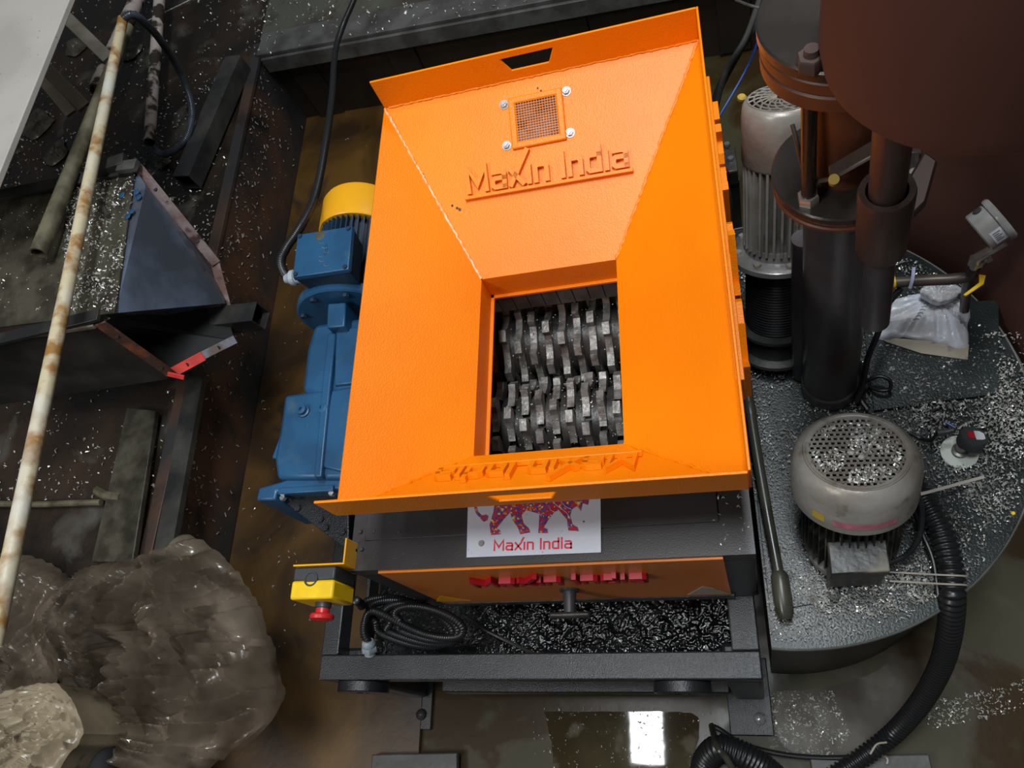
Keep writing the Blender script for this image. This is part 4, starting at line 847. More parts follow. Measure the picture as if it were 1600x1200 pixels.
o = MB().tube(spline([at(1112, 1134, 0.03), at(1125, 1140, 0.03), at(1160, 1162, 0.02), at(1220, 1178, 0.02), at(1290, 1184, 0.02), at(1350, 1180, 0.03), at(1400, 1160, 0.05)], 10), 0.0055, 10).build('cable', 'black_rubber'); tag(o, 'black cable lying across the wet floor to the thick hose', 'cable')
o = MB().tube(spline([at(1112, 1134, 0.05), at(1120, 1165, 0.125), at(1135, 1185, 0.125), at(1150, 1210, 0.10)], 8), 0.007, 10).build('cable', 'pipe_dark'); tag(o, 'olive black cable draped over the corrugated hose bend', 'cable')
# motor cables
for pts, r, lab in (([(1432, 765, 0.68), (1440, 800, 0.66), (1436, 840, 0.63), (1415, 868, 0.61), (1390, 880, 0.605)], 0.0045, 'black cable bowed from the fan motor to its terminal box'),
                    ([(1425, 790, 0.60), (1440, 830, 0.58), (1458, 875, 0.575), (1466, 930, 0.57)], 0.0035, 'grey cable running beside the thick hose on the tank')):
    o = MB().tube(spline([at(*p) for p in pts], 10), r, 10).build('cable', 'black_rubber'); tag(o, lab, 'cable')
for py, lab in ((898, 'upper of the pale nylon ties around the thick hose'), (912, 'lower of the pale nylon ties around the thick hose')):
    o = MB().tube(spline([at(1390, py-4, ZP+0.012), at(1430, py-2, ZP+0.02), at(1466, py, ZP+0.045), at(1488, py+1, ZP+0.056), at(1508, py+2, ZP+0.045), at(1512, py+4, ZP+0.03)], 8), 0.0016, 6).build('cable_tie', 'tie'); tag(o, lab, 'cable tie')
o = MB().bar(at(1425, 776, ZP+0.055), at(1538, 745, ZP+0.055), 0.005, 0.0015).build('cable_tie', 'tie'); tag(o, 'long pale nylon tie tail sticking out beside the fan motor', 'cable tie')
o = MB().tube(spline([at(1385, 1160, 0.12), at(1370, 1163, 0.10), at(1360, 1178, 0.09)], 6), 0.002, 6).build('cable_tie', 'tie'); tag(o, 'pale tie around the hose near the bottom edge', 'cable tie')
# ---- sensor
sc_ = at(1498, 708, ZP); sc_.z = ZP+0.004
sen = thing('level_sensor', sc_, 'small black level sensor with red display on a grimy white disc', 'sensor')
MB().lathe(sc_, (0, 0, 1), [(0.030, 0), (0.030, 0.003), (0.028, 0.004)], 36).build('base_disc', 'white_disc', sen)
MB().lathe(sc_, (0.02, 0.1, 1), [(0.0135, 0.004), (0.0135, 0.010), (0.009, 0.012), (0.009, 0.03), (0.011, 0.031), (0.011, 0.036)], 20).build('sensor_stem', 'cast_dirty', sen)
hb = at(1518, 688, ZP+0.045); hbx = Vector((0.25, 0.35, 0.9)).normalized()
MB().lathe(hb - hbx*0.012, hbx, [(0.013, 0), (0.0215, 0.004), (0.0225, 0.020), (0.0205, 0.024)], 32).build('sensor_head', 'grey_pl', sen)
hf = hb + hbx*0.0125; hm = frame_mtx(hf, Vector((1, -0.1, -0.25)), Vector((0.05, 1, -0.3)))
def onhead(x, y): return hm @ Vector((x, y, 0.0003))
MB().plate([onhead(x, y) for x, y in ((0.001, -0.009), (0.010, -0.009), (0.0165, -0.005), (0.0165, 0.006), (0.010, 0.010), (0.001, 0.010))], 0.001).build('white_label', 'white_label', sen)
MB().plate([onhead(x, y) for x, y in ((-0.010, -0.006), (0.000, -0.006), (0.000, 0.007), (-0.010, 0.007))], 0.001).build('red_display', 'red_letter', sen)
MB().cyl(at(1490, 672, ZP+0.052), at(1474, 676, ZP+0.050), 0.0045, seg=12).cyl(at(1476, 675, ZP+0.05), at(1464, 677, ZP+0.05), 0.0062, seg=12).build('connector', 'grey_pl', sen)
o = MB().tube(spline([at(1465, 677, ZP+0.05), at(1455, 688, ZP+0.035), at(1440, 686, ZP+0.02), at(1420, 676, ZP+0.02)], 8), 0.0035, 8).build('cable', 'black_rubber'); tag(o, 'black cable from the level sensor to the fan motor', 'cable')
o = MB().tube(spline([at(1456, 700, ZP+0.006), at(1452, 650, ZP+0.006), at(1462, 640, ZP+0.006), at(1480, 632, ZP+0.006), at(1474, 650, ZP+0.006), at(1460, 665, ZP+0.006)], 8), 0.0014, 6).build('cable', 'black_rubber'); tag(o, 'thin black wire loop on the tank top behind the level sensor', 'cable')
o = MB().tube([at(1478, 660, ZP+0.012), at(1492, 668, ZP+0.012)], 0.0025, 8).build('wire_end', 'blue_wire'); tag(o, 'short blue wire end beside the level sensor', 'wire')
o = MB().lathe(at(1583, 802, ZP+0.002), (0, 0, 1), [(0.004, 0), (0.003, 0.002)], 5).build('plastic_scrap', 'yellow_pl'); tag(o, 'tiny yellow scrap near the right rim of the tank', 'scrap')
# ---- black cables behind the motor by the column
for pts, r, lab in (([(1408, 450, 0.72), (1385, 480, 0.70), (1372, 520, 0.68), (1356, 560, 0.64), (1348, 600, 0.60), (1338, 628, 0.58)], 0.0055, 'black cable descending from the gauge pipe beside the hydraulic column'),
                    ([(1338, 612, 0.57), (1352, 598, 0.58), (1372, 588, 0.59), (1390, 594, 0.59), (1390, 608, 0.58), (1374, 610, 0.575), (1358, 604, 0.57)], 0.0035, 'small loop of black cable at the foot of the hydraulic column'),
                    ([(1342, 565, 0.60), (1346, 590, 0.58), (1344, 620, 0.57), (1356, 640, 0.565)], 0.0055, 'short black cable behind the round fan grille')):
    o = MB().tube(spline([at(*p) for p in pts], 10), r, 10).build('cable', 'black_rubber'); tag(o, lab, 'cable')
# ---- gauge assembly
ga = thing('pressure_gauge', at(1528, 400, 0.78), 'round steel pressure gauge with yellow-handled valve above the tank', 'gauge')
gc = at(1548, 352, 0.86); gax = Vector((0.75, 0.28, 0.42)).normalized()
MB().lathe(gc-gax*0.020, gax, [(0.0, 0), (0.0315, 0.0), (0.033, 0.002), (0.033, 0.028), (0.0365, 0.029), (0.0375, 0.032), (0.0375, 0.036), (0.035, 0.039), (0.0, 0.0405)], 44, caps=False).build('gauge_case', 'chrome', ga)
MB().lathe(gc-gax*0.0212, gax, [(0.028, 0), (0.028, 0.002)], 36).build('case_back', 'glass', ga)
gm3 = basis(gax); 
def oncase(a, h, r=0.0336): return gc + gm3 @ Vector((r*math.cos(a), r*math.sin(a), h))
def caseang(px, py):
    q = gm3.transposed() @ (at(px, py, 0.88)-gc); return math.atan2(q.y, q.x)
a1 = caseang(1563, 385); vs = []
for i in range(8):
    t = a1-0.38+0.76*i/7; vs += [oncase(t, -0.010), oncase(t, 0.009)]
MB().add(vs, [(2*i, 2*i+2, 2*i+3, 2*i+1) for i in range(7)]).build('white_label', 'white_label', ga)
for i in range(5):
    t = a1-0.25+0.1*i; MB().tube([oncase(t, -0.007, 0.0339), oncase(t, 0.004 - 0.003*(i % 2), 0.0339)], 0.0006, 4).build('label_print', 'ink', ga)
a2 = caseang(1545, 330); pv = oncase(a2, -0.002, 0.0325); nv = (pv-gc); nv = (nv - gax*nv.dot(gax)).normalized()
MB().lathe(pv, nv, [(0.0065, 0), (0.0065, 0.0022), (0.004, 0.003), (0, 0.003)], 16, caps=False).build('vent_plug', 'grey_pl', ga)
stem = at(1528, 402, 0.80)
MB().tube([gc-nv*0.031, gc-nv*0.038 , stem, at(1522, 418, 0.77)], [0.006, 0.0075, 0.0085, 0.007], 12).build('gauge_stem', 'chrome', ga)
MB().hexnut(at(1524, 412, 0.775), (at(1528, 402, 0.80)-at(1522, 418, 0.77)), 0.0125, 0.014).build('valve_body', 'chrome', ga)
MB().cyl(at(1534, 408, 0.77), at(1546, 402, 0.775), 0.006, seg=12).hexnut(at(1540, 405, 0.772), (1, 0.3, 0.2), 0.008, 0.008).build('valve_stem', 'chrome', ga)
MB().plate([at(*p, 0.765) for p in ((1530, 428), (1541, 430), (1537, 444), (1510, 462), (1505, 460), (1530, 441))][::-1], 0.004).build('valve_handle', 'yellow_pl', ga, bevel=0.001)
MB().tube(spline([at(1522, 418, 0.765), at(1515, 430, 0.745), at(1490, 436, 0.735), at(1450, 438, 0.73), at(1390, 442, 0.73)], 8), 0.0095, 14).build('steel_pipe', 'lever', ga)
MB().cyl(at(1398, 441, 0.73), at(1390, 442, 0.73), 0.0115, seg=16).build('yellow_band', 'yellow_pl', ga)
MB().tube([at(1516, 430, 0.745), at(1512, 436, 0.73), at(1508, 470, 0.60), at(1506, 490, ZP+0.005)], 0.008, 12).build('support_pipe', 'lever', ga)
o = MB().tube(spline([at(1428, 418, 0.755), at(1426, 436, 0.748), at(1422, 450, 0.735)], 6), 0.003, 6).build('cable_tie', 'lilac'); tag(o, 'lilac cable tie upright on the gauge pipe', 'cable tie')

# ---- crumpled bags
def crumple(name, outline, z0, h, pinch, folds, amp, m, parent=None, seed=0, K=42, J=150, z_under=0.01, sharp=1.0):
    """closed bag: outline given at base height, bulging top with folds radiating from the tied neck"""
    ol = resample(spline([Vector(p) for p in outline] + [Vector(outline[0])], 14), 0.004); n = len(ol); c = sum(ol, Vector())/n; c.z = z0
    ol = [ol[int(i*n/J) % n] for i in range(J)]; mb = MB(); pn = Vector(pinch)
    for k in range(K+1):
        t = k/K
        for j in range(J):
            p = c.lerp(ol[j], t); d = p-pn; an = math.atan2(d.y, d.x); dist = d.length
            def tri(v): return abs((v % 1.0)-0.5)*2
            wx = noise.noise(Vector((p.x*7, p.y*7, seed+1)))*0.05; wy = noise.noise(Vector((p.x*7, p.y*7, seed+2)))*0.05
            f = tri(noise.noise(Vector((math.cos(an)*folds, math.sin(an)*folds, seed+dist*2.5)))*3.2)*2.0 - 1.0
            g = tri(noise.noise(Vector(((p.x+wx)*5, (p.y+wy)*5, seed+5)))*3.0)*1.8 - 0.9
            g2 = tri(noise.noise(Vector(((p.x+wx)*13, (p.y+wy)*13, seed+8)))*2.2)*1.2 - 0.6
            dome = (1-t**2.6)**0.6 * min(1.0, 0.30+dist*3.4)
            mb.v.append(Vector((p.x + amp*0.25*g*(t > .3), p.y + amp*0.2*f*(t > .3), z0 + h*dome*(0.75+0.25*g) + amp*(f*1.0+g*0.8+g2*0.4)*(1-t**4)*min(1, dist*8+.3))))
    o0 = len(mb.v); mb.f = [(k*J+j, k*J+(j+1) % J, (k+1)*J+(j+1) % J, (k+1)*J+j) for k in range(1, K) for j in range(J)] + [(0, (J+j), J+(j+1) % J) for j in range(J)]
    for j in range(J): p = mb.v[K*J+j]; mb.v.append(Vector((p.x, p.y, z0-z_under)).lerp(Vector((c.x, c.y, z0-z_under)), 0.12))
    mb.f += [(K*J+j, K*J+(j+1) % J, o0+(j+1) % J, o0+j) for j in range(J)] + [tuple(o0+j for j in range(J))[::-1]]
    return mb.build(name, m, parent, angle=32*sharp)
ZW = ZP+0.03
wb = thing('plastic_packet', at(1450, 500, ZP), 'knotted clear white plastic packet of papers lying against the gauge pipe', 'packet')
ol = [at(*p, ZW) for p in ((1395, 462), (1430, 452), (1455, 452), (1490, 456), (1517, 470), (1516, 505), (1512, 538), (1470, 530), (1420, 520), (1380, 525), (1365, 508), (1383, 480))]
crumple('packet_body', ol, ZW-0.02, 0.045, at(1462, 458, ZW), 3.0, 0.006, 'film', wb, seed=3, K=26, J=90, z_under=0.006)
ol = [at(*p, ZW+0.04) for p in ((1450, 455), (1440, 445), (1462, 428), (1480, 430), (1500, 436), (1508, 446), (1490, 458), (1468, 462))]
crumple('packet_neck', ol, ZW+0.02, 0.030, at(1465, 456, ZW+0.03), 4.0, 0.006, 'film', wb, seed=9, K=16, J=70, z_under=0.02)
MB().plate([at(*p, ZP+0.012) for p in ((1372, 526), (1514, 538), (1512, 562), (1440, 552), (1385, 534))][::-1], 0.004).build('stained_paper', 'paper', wb)
for i in range(6):
    a = at(1428+i*3, 500-i*5, ZW+0.048); 
    MB().tube(spline([a, a+Vector((0.004, 0.002, 0.0)), a+Vector((0.009, -0.001, 0))], 4), 0.0006, 4).build('printed_mark', 'ink', wb)

# ---- clutter behind the hopper on the right: hoses and bundled cables
for pts, r, m, lab in (([(1205, -10, 0.62), (1180, 40, 0.60), (1155, 80, 0.56), (1128, 130, 0.5), (1115, 165, 0.45)], 0.010, 'black_rubber', 'thick black hose dropping behind the hopper right corner'),
                       ([(1190, -10, 0.62), (1165, 60, 0.6), (1135, 110, 0.54), (1118, 170, 0.45)], 0.007, 'blacksteel', 'thin black hose beside the thick one behind the hopper'),
                       ([(1186, 0, 0.55), (1184, 60, 0.55), (1165, 110, 0.5), (1125, 180, 0.45), (1112, 200, 0.42)], 0.0035, 'blue_wire', 'blue hose running behind the hopper right corner'),
                       ([(1150, 0, 0.6), (1170, 8, 0.62), (1195, 14, 0.62)], 0.0035, 'beam', 'grey wire across the top beside the black hoses'),
                       ([(1122, 250, 0.55), (1140, 300, 0.5), (1142, 340, 0.45), (1150, 380, 0.4)], 0.003, 'black_rubber', 'thin black wire between the hopper and the pump motor'),
                       ([(1128, 235, 0.55), (1133, 262, 0.5), (1146, 275, 0.45)], 0.002, 'red_letter', 'thin red wire beside the pump motor')):
    o = MB().tube(spline([at(*p) for p in pts], 10), r, 10).build('hose' if r > 0.004 else 'wire', m); tag(o, lab, 'hose' if r > 0.004 else 'wire')
o = MB().lathe(at(1158, 158, 0.93), (0.2, 0.1, 1), [(0.006, 0), (0.008, 0.004), (0.008, 0.009), (0.005, 0.012)], 12).build('lifting_eye', 'sticker_y', pump); o['label'] = 'small yellow plug at the cap edge'
vv = thing('valve_block', at(1140, 265, 0.45), 'dark hydraulic valve block between hopper and pump motor', 'valve block')
MB().cbox(at(1135, 262, 0.45), (0.05, 0.07, 0.05)).build('block', 'blacksteel', vv, bevel=0.004)
for p in ((1122, 225), (1136, 230), (1128, 245), (1142, 252)):
    MB().hexnut(at(*p, 0.47), (0, 0.2, 1), 0.008, 0.012).build('fitting', 'cast_dirty', vv)
MB().box((at(1140, 265, 0.45).x-0.02, at(1140, 265, 0.45).y-0.02, 0.004), (at(1140, 265, 0.45).x+0.02, at(1140, 265, 0.45).y+0.03, 0.43)).build('pedestal', 'blacksteel', vv)

# ============================================================ LEFT SIDE: chute, pipes, tubes, bag
def P3(pts): return [at(*p) for p in pts]
def th_plate(pts, th, name, m, parent, bevel=0.0): return MB().plate(P3(pts), th).build(name, m, parent, smooth=False, bevel=bevel)
ch = thing('chute', at(180, 480, ZD), 'open black steel chute with chip-covered tray and rusty drilled flanges', 'chute')
th_plate([(-60, 330, .80), (214, 256, .80), (181, 490, .80), (-60, 520, .80)], 0.004, 'tray', 'dirt', ch)
th_plate([(228, 290, .795), (208, 258, .798), (181, 489, .795), (262, 492, .62), (352, 474, .50), (340, 425, .50)], 0.004, 'sloping_plate', 'bluesteel_sheen', ch)
def strip(a, b, zA, zB, w, name, m, parent, lift=(0, 0, 1), th=0.004, holes=()):
    A = at(a[0], a[1], zA); B = at(b[0], b[1], zB); o = MB().bar(A, B, w, th, lift).build(name, m, parent, bevel=0.001)
    u = (B-A).normalized()
    for t in holes: MB().lathe(A.lerp(B, t) + Vector(lift).normalized()*(th/2+0.0002), lift, [(0.0055, 0), (0.0055, 0.0006)], 14).build('bolt_hole', 'void', parent)
    return o
vl = (0.35, -0.35, 0.87)
strip((214, 260), (338, 412), .81, .55, 0.026, 'rear_flange', 'rust', ch, vl, 0.005, (0.22, 0.75))
strip((336, 410), (354, 478), .55, .48, 0.024, 'rear_flange', 'rust', ch, vl, 0.005)
th_plate([(-60, 535, .80), (156, 488, .80), (154, 500, .78), (-60, 552, .78)], 0.004, 'side_rim', 'dirt', ch)
strip((-40, 540), (155, 492), .805, .805, 0.030, 'rim_strip', 'blacksteel', ch, (0, 0, 1), 0.01)
strip((-20, 535), (148, 510), .79, .79, 0.006, 'rim_edge', 'slat', ch, (0, 0, 1), 0.012)
strip((-60, 318), (212, 262), .81, .81, 0.035, 'rim_strip', 'blacksteel', ch, (0, 0, 1), 0.01)
strip((150, 266), (196, 250), .825, .825, 0.035, 'hinge_block', 'blacksteel', ch, (0, 0, 1), 0.02)
strip((186, 262), (214, 258), .825, .825, 0.030, 'hinge_block', 'beam', ch, (0, 0, 1), 0.015)
th_plate([(-60, 548, .78), (154, 502, .78), (264, 590, .50), (-60, 640, .50)], 0.004, 'front_side', 'blacksteel', ch)
strip((156, 505), (268, 585), .79, .53, 0.028, 'front_flange', 'rust_bright', ch, (0.2, -0.7, 0.7), 0.005, (0.22, 0.84))
strip((268, 583), (318, 556), .53, .51, 0.026, 'red_flange', 'redpaint', ch, (0.0, -0.7, 0.7), 0.006, (0.5,))
strip((316, 556), (368, 530), .51, .49, 0.022, 'painted_flange', 'silverpaint', ch, (0.0, -0.7, 0.7), 0.005, (0.5,))
strip((262, 584), (288, 590), .55, .53, 0.012, 'red_flange', 'redpaint', ch, (0.0, -0.7, 0.7), 0.006)
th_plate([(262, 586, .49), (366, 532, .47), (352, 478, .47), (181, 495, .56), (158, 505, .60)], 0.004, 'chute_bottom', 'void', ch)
MB().cyl(at(158, 318, .81), at(170, 338, .81), 0.006, seg=12).build('bolt', 'blacksteel', ch)
for px in (60, 180): 
    q = at(px, 520, 0.5); MB().box((q.x-0.03, q.y+0.05, ZD+0.001), (q.x+0.03, q.y+0.10, 0.56)).build('support', 'blacksteel', ch)
poly = [at(*p, .80) for p in ((110, 300), (215, 262), (182, 485), (95, 490))]
c_ = chips('metal_chips', [(p.x, p.y) for p in poly], 1500, 0.801, None, (0.003, 0.009), 12, 0.2); tag(c_, 'pale shavings heaped on the chute tray', 'metal chips')
poly = [at(*p, .80) for p in ((0, 340), (110, 300), (95, 490), (0, 500))]
c_ = chips('metal_chips', [(p.x, p.y) for p in poly], 260, 0.801, None, (0.003, 0.006), 12, 0.2); tag(c_, 'thin sprinkle of shavings on the left part of the chute tray', 'metal chips')
for p in ((213, 300, .806), (205, 330, .806), (190, 305, .806), (199, 338, .806), (216, 308, .803)):
    c = at(*p); MB().lathe(c, (0, 0, 1), [(0.009, 0), (0.006, 0.0015)], 7).build('blue_paint_spot', 'blue', ch)
# square tube poking out under the chute
def sq_tube(a, b, s, wall, name, m, label, group=None):
    a = Vector(a); b = Vector(b); d = (b-a).normalized(); sd = d.cross(Vector((0, 0, 1))).normalized(); u = sd.cross(d)
    mb = MB(); rings = []
    for p, k in ((a, s/2), (b, s/2), (b, s/2-wall), (a, s/2-wall)): rings.append([p + sd*x*k + u*y*k for x, y in ((-1, -1), (1, -1), (1, 1), (-1, 1))])
    vs = sum(rings, []); fs = []
    for i in range(4):
        j = (i+1) % 4
        for r in range(4): q = (r+1) % 4; fs.append((r*4+i, r*4+j, q*4+j, q*4+i))
    o = mb.add(vs, fs).build(name, m, None, smooth=False, bevel=0.0015); tag(o, label, 'steel tube', group); return o
sq_tube(at(170, 520, 0.42), at(408, 494, 0.47), 0.058, 0.004, 'square_tube', 'blacksteel', 'open-ended black square tube poking out of the chute mouth')
t1 = sq_tube(at(372, 98, ZD+0.045), at(292, 285, ZD+0.045), 0.066, 0.004, 'square_tube', 'blacksteel', 'dark square tube lying on the deck beside the upper pit edge')
# deck rails and raised plates at lower left
o = MB().bar(at(308, 590, ZD+0.012), at(255, 880, ZD+0.012), 0.055, 0.02).build('deck_channel', 'blacksteel'); tag(o, 'black flat bar along the deck edge below the chute', 'steel bar')
o = MB().plate(P3([(205, 640, ZD+.02), (250, 645, ZD+.02), (215, 880, ZD+.02), (150, 880, ZD+.02)]), 0.018).build('deck_plate', 'dirt', None, bevel=0.003); tag(o, 'sludge-covered steel plate on the deck above the plastic bag', 'steel plate')
# poles
def pole(name, a, b, r0, r1, m, label, wall=True):
    A, B = at(*a), at(*b); L = (B-A).length; k = MB(); n = 24
    pr = [(r0+(r1-r0)*i/n*1.0, L*i/n) for i in range(n+1)]
    k.lathe(A, B-A, [(r0*0.75, 0.03), (r0*0.8, 0)] + pr + [(r1*0.8, L), (r1*0.75, L-0.03)], 24)
    o = k.build(name, m, None, angle=50); tag(o, label, 'pipe'); return o
pole('rusty_pipe', (192, 30, 0.86), (-12, 1010, 0.90), 0.0135, 0.0165, 'pole', 'long cream pipe spotted with rust leaning across the chute')
pole('muddy_pipe', (200, 42, 0.80), (60, 396, 0.85), 0.016, 0.020, 'pole2', 'muddy olive pipe lying beneath the long cream pipe')
pole('painted_pipe', (252, -40, ZD+0.09), (233, 222, ZD+0.09), 0.021, 0.019, 'pole3', 'peeling white and black pipe lying on the deck near the grey hose')
pole('brown_pipe', (225, -25, ZD+0.06), (150, 140, ZD+0.16), 0.028, 0.026, 'pole3', 'brown crusted pipe crossing behind the head of the cream pipe')
o = ribbed([at(192, 30, 0.865), at(205, 23, 0.86), at(222, 32, 0.82), at(250, 62, 0.70), at(282, 115, 0.55), at(300, 170, 0.45), at(290, 218, 0.41), at(262, 240, 0.38), at(243, 235, 0.37), at(233, 215, 0.37)], 0.0115, 0.005, 0.10, 12).build('grey_hose', 'grey_conduit', None, angle=70); tag(o, 'grey blue ribbed hose looping from the cream pipe head to the deck', 'hose')
o = MB().tube(spline([at(-10, 787, ZD+0.02), at(60, 788, ZD+0.02), at(120, 786, ZD+0.02), at(158, 785, ZD+0.02)], 8), [0.009]*25, 10).build('thin_rod', 'pole2'); tag(o, 'thin muddy rod on the black deck above the plastic bag', 'rod')
o = MB().tube(spline([at(152, 766, ZD+0.03), at(170, 775, ZD+0.03), at(190, 777, ZD+0.03)], 6), 0.014, 8).build('rag_roll', 'pole2'); tag(o, 'small muddy scrap lying at the end of the thin rod', 'scrap')
o = MB().lathe(at(278, 725, ZD-0.02) + Vector((0.05, 0, 0)), (1, 0, 0.2), [(0.006, 0), (0.005, 0.003)], 8).build('metal_flake', 'cast'); tag(o, 'pale curled flake on the pit wall edge', 'scrap')
# pale panel with slats
pp = MB().plate(P3([(120, -4, 1.02), (-6, 312, 1.02), (-320, 330, 1.02), (-200, -120, 1.02), (150, -90, 1.02)]), 0.015).build('pale_board', 'palepanel', None, bevel=0.002); tag(pp, 'pale speckled board across the upper left corner', 'board')
for (a, b, lab) in (((96, 20), (170, 92), 'upper grey slat reaching from the pale board behind the cream pipe'), ((60, 95), (132, 168), 'lower grey slat reaching from the pale board behind the cream pipe')):
    o = MB().bar(at(*a, 0.62), at(*b, 0.50), 0.045, 0.02).build('slat', 'slat', None, bevel=0.002); tag(o, lab, 'slat')
for (a, b) in (((62, 118), (112, 178)),):
    o = MB().bar(at(*a, 0.52), at(*b, 0.42), 0.04, 0.02).build('slat', 'slat', None, bevel=0.002); tag(o, 'shaded brown slat just below the lower grey slat', 'slat')
o = MB().tube(spline([at(225, 35, ZD+0.02), at(260, 18, ZD+0.02), at(305, -4, ZD+0.02)], 6), 0.0025, 6).build('wire', 'chip'); tag(o, 'pale thin wire on the deck near the top edge', 'wire')
# sludge lumps on the deck near pale board
for i, (p, r) in enumerate((((205, 85), 0.05), ((120, 75), 0.06), ((60, 195), 0.07), ((90, 240), 0.05), ((258, 252), 0.03))):
    c = at(*p, ZD); ol = [c + Vector((r*(1+.3*math.sin(3*t+i))*math.cos(t), r*(1+.3*math.cos(2*t+i))*math.sin(t), 0.006)) for t in [k*math.pi/5 for k in range(10)]]
    o = crumple('sludge_heap', ol, ZD+0.006, r*0.5, c, 3, 0.006, 'dirt', None, seed=i*3, K=12, J=40, z_under=0.006); tag(o, ['crusted sludge heap beside the head of the cream pipe', 'sludge heap between the grey slats', 'sludge heap under the pale board edge', 'sludge heap below the shaded slat', 'small muddy lump under the grey hose loop'][i], 'sludge heap')

# ---- big plastic bag at lower left
zb_ = ZD+0.03
ol = [at(*p, zb_+0.05) for p in ((100, 1100), (60, 1010), (75, 940), (130, 890), (205, 868), (255, 850), (285, 832), (325, 856), (368, 900), (402, 970), (425, 1040), (430, 1095), (400, 1140), (345, 1180), (270, 1230), (200, 1240), (160, 1160))]
big = crumple('plastic_bag', ol, zb_+0.02, 0.17, at(120, 1112, zb_+0.05), 4.2, 0.022, 'bag', None, seed=1, K=80, J=260, z_under=0.03, sharp=0.8); tag(big, 'large crumpled dirty clear plastic bag in the lower left', 'plastic bag')
ol = [at(*p, zb_+0.02) for p in ((-40, 1150), (-80, 960), (-20, 870), (30, 866), (70, 880), (110, 915), (100, 960), (85, 1020), (60, 1110))]
o = crumple('plastic_bag', ol, zb_, 0.12, at(0, 1120, zb_), 3.6, 0.018, 'bag', None, seed=22, K=50, J=160, z_under=0.02); tag(o, 'smaller crumpled clear plastic bag at the left edge behind the cream pipe', 'plastic bag')
ol = [at(*p, zb_+0.26) for p in ((-60, 1090), (10, 1075), (52, 1066), (88, 1075), (118, 1140), (95, 1180), (50, 1225), (-60, 1230))]
o = crumple('plastic_wrap', ol, zb_+0.24, 0.04, at(85, 1075, zb_+0.26), 3.0, 0.010, 'bagcream', None, seed=31, K=30, J=100, z_under=0.20); tag(o, 'cream stained plastic wrap in the bottom left corner', 'plastic wrap')
o = MB().tube(spline([at(128, 1118, zb_+0.16), at(122, 1150, zb_+0.17), at(108, 1190, zb_+0.17), at(95, 1240, zb_+0.16)], 8), 0.035, 16).build('black_sleeve', 'sleeve'); tag(o, 'dull black sleeve emerging below the tied neck of the big bag', 'sleeve')
o = MB().tube(spline([at(150, 1135, zb_+0.12), at(155, 1170, zb_+0.13), at(160, 1230, zb_+0.12)], 8), 0.034, 16).build('black_sleeve', 'sleeve'); tag(o, 'second dull black sleeve tucked under the big bag', 'sleeve')

# ============================================================ FLOOR DETAILS AT THE BOTTOM
o = MB().bar(at(582, 1203, 0.026), at(716, 1201, 0.026), 0.07, 0.02).build('steel_bar', 'beam', None, bevel=0.003); tag(o, 'grey steel bar at the bottom edge left of the wet floor', 'steel bar')
o = MB().bar(at(1268, 1205, 0.012), at(1456, 1203, 0.012), 0.06, 0.02).build('steel_bar', 'beam', None, bevel=0.003); tag(o, 'grey steel bar at the bottom edge beneath the thick hose', 'steel bar')
rg = [at(*p, 0.026) for p in ((1332, 1192), (1334, 1183), (1342, 1180), (1378, 1181), (1387, 1186), (1386, 1194))]
o = MB().tube(spline(rg, 6), 0.004, 8).build('steel_loop', 'cast'); tag(o, 'bent steel loop on the bar at the bottom edge', 'loop')
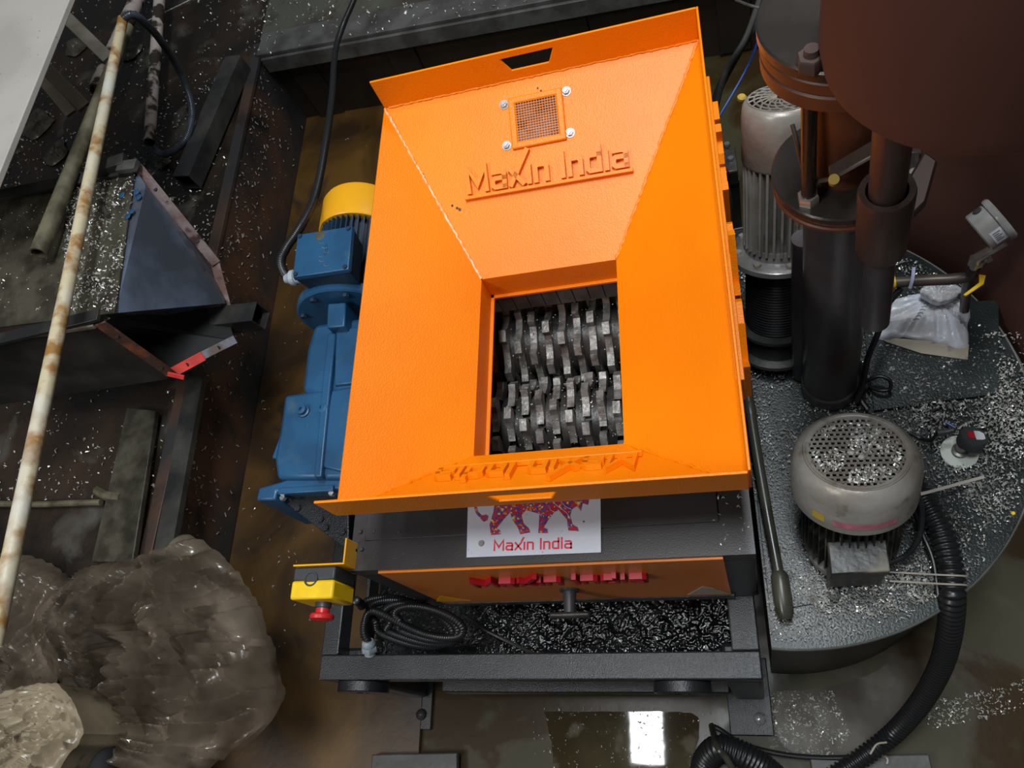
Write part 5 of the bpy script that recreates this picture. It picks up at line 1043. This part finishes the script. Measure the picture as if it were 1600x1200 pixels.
# shallow puddles on the floor
def puddle(pts, lab):
    k = MB().plate([at(x, y, 0.0025) for x, y in pts][::-1], 0.002); o = k.build('puddle', 'wetfloor', None, smooth=False); tag(o, lab, 'puddle')
def puddle2(pts, lab):
    o = MB().plate([at(x, y, 0.0025) for x, y in pts][::-1], 0.002).build('puddle', 'murky', None, smooth=False); tag(o, lab, 'puddle')
def blob(pts): return pts
def sp2(pts, n=6):
    s = spline([Vector((x, y, 0)) for x, y in pts]+[Vector((*pts[0], 0))], n); return [(p.x + 2.2*noise.noise(Vector((p.x*.08, p.y*.08, 1))), p.y + 2.2*noise.noise(Vector((p.x*.08, p.y*.08, 7)))) for p in s[:-1]]
puddle(sp2([(850, 1112), (960, 1112), (1040, 1112), (1090, 1120), (1088, 1170), (1080, 1210), (960, 1212), (875, 1205), (862, 1160)]), 'clear puddle mirroring the skylight in front of the machine')
puddle2(sp2([(1212, 1080), (1300, 1072), (1362, 1052), (1400, 1030), (1440, 1040), (1430, 1100), (1380, 1150), (1300, 1190), (1220, 1160)]), 'brown puddle between the round tank and the thick hose')
c_ = chips('metal_chips', [(at(x, y, 0).x, at(x, y, 0).y) for x, y in ((1205, 1080), (1300, 1080), (1330, 1150), (1290, 1195), (1205, 1170))], 650, 0.003, None, (0.002, 0.006), 12, 0.1); tag(c_, 'pale shavings added as sparkles on the wet floor beside the foot plate', 'metal chips')  # flakes put in for the glints of the wet floor
c_ = chips('metal_chips', [(at(x, y, 0).x, at(x, y, 0).y) for x, y in ((1440, 1100), (1600, 1060), (1600, 1110), (1450, 1140))], 320, 0.003, None, (0.002, 0.006), 12, 0.15); tag(c_, 'line of pale shavings on the floor right of the thick hose', 'metal chips')
c_ = chips('metal_chips', [(at(x, y, 0).x, at(x, y, 0).y) for x, y in ((830, 1105), (1120, 1105), (1120, 1200), (830, 1200))], 160, 0.004, None, (0.002, 0.005), 12, 0.15); tag(c_, 'sparse shavings floating on the puddle in front of the machine', 'metal chips')
c_ = chips('metal_chips', [(BX1-0.06, BY0+0.004), (BX1-0.002, BY0+0.004), (BX1-0.002, BY0+0.12), (BX1-0.06, BY0+0.12)], 26, ZBODY, None, (0.003, 0.007), 12, 0.0); tag(c_, 'few shavings on the right front corner of the black housing', 'metal chips')

for o in list(COL.objects):
    if o.parent is None:
        b = o.name.split('.')[0]
        g = {'metal_chips': 'scattered metal shavings', 'cable_tie': 'cable ties on the right', 'slat': 'slats under the pale board', 'black_sleeve': 'black sleeves under the bag', 'steel_bar': 'steel bars at the bottom edge', 'sludge_heap': 'sludge heaps on the left deck', 'plastic_bag': 'plastic bags lower left', 'puddle': 'puddles on the floor', 'square_tube': 'square tubes on the left'}.get(b)
        if g: o['group'] = g
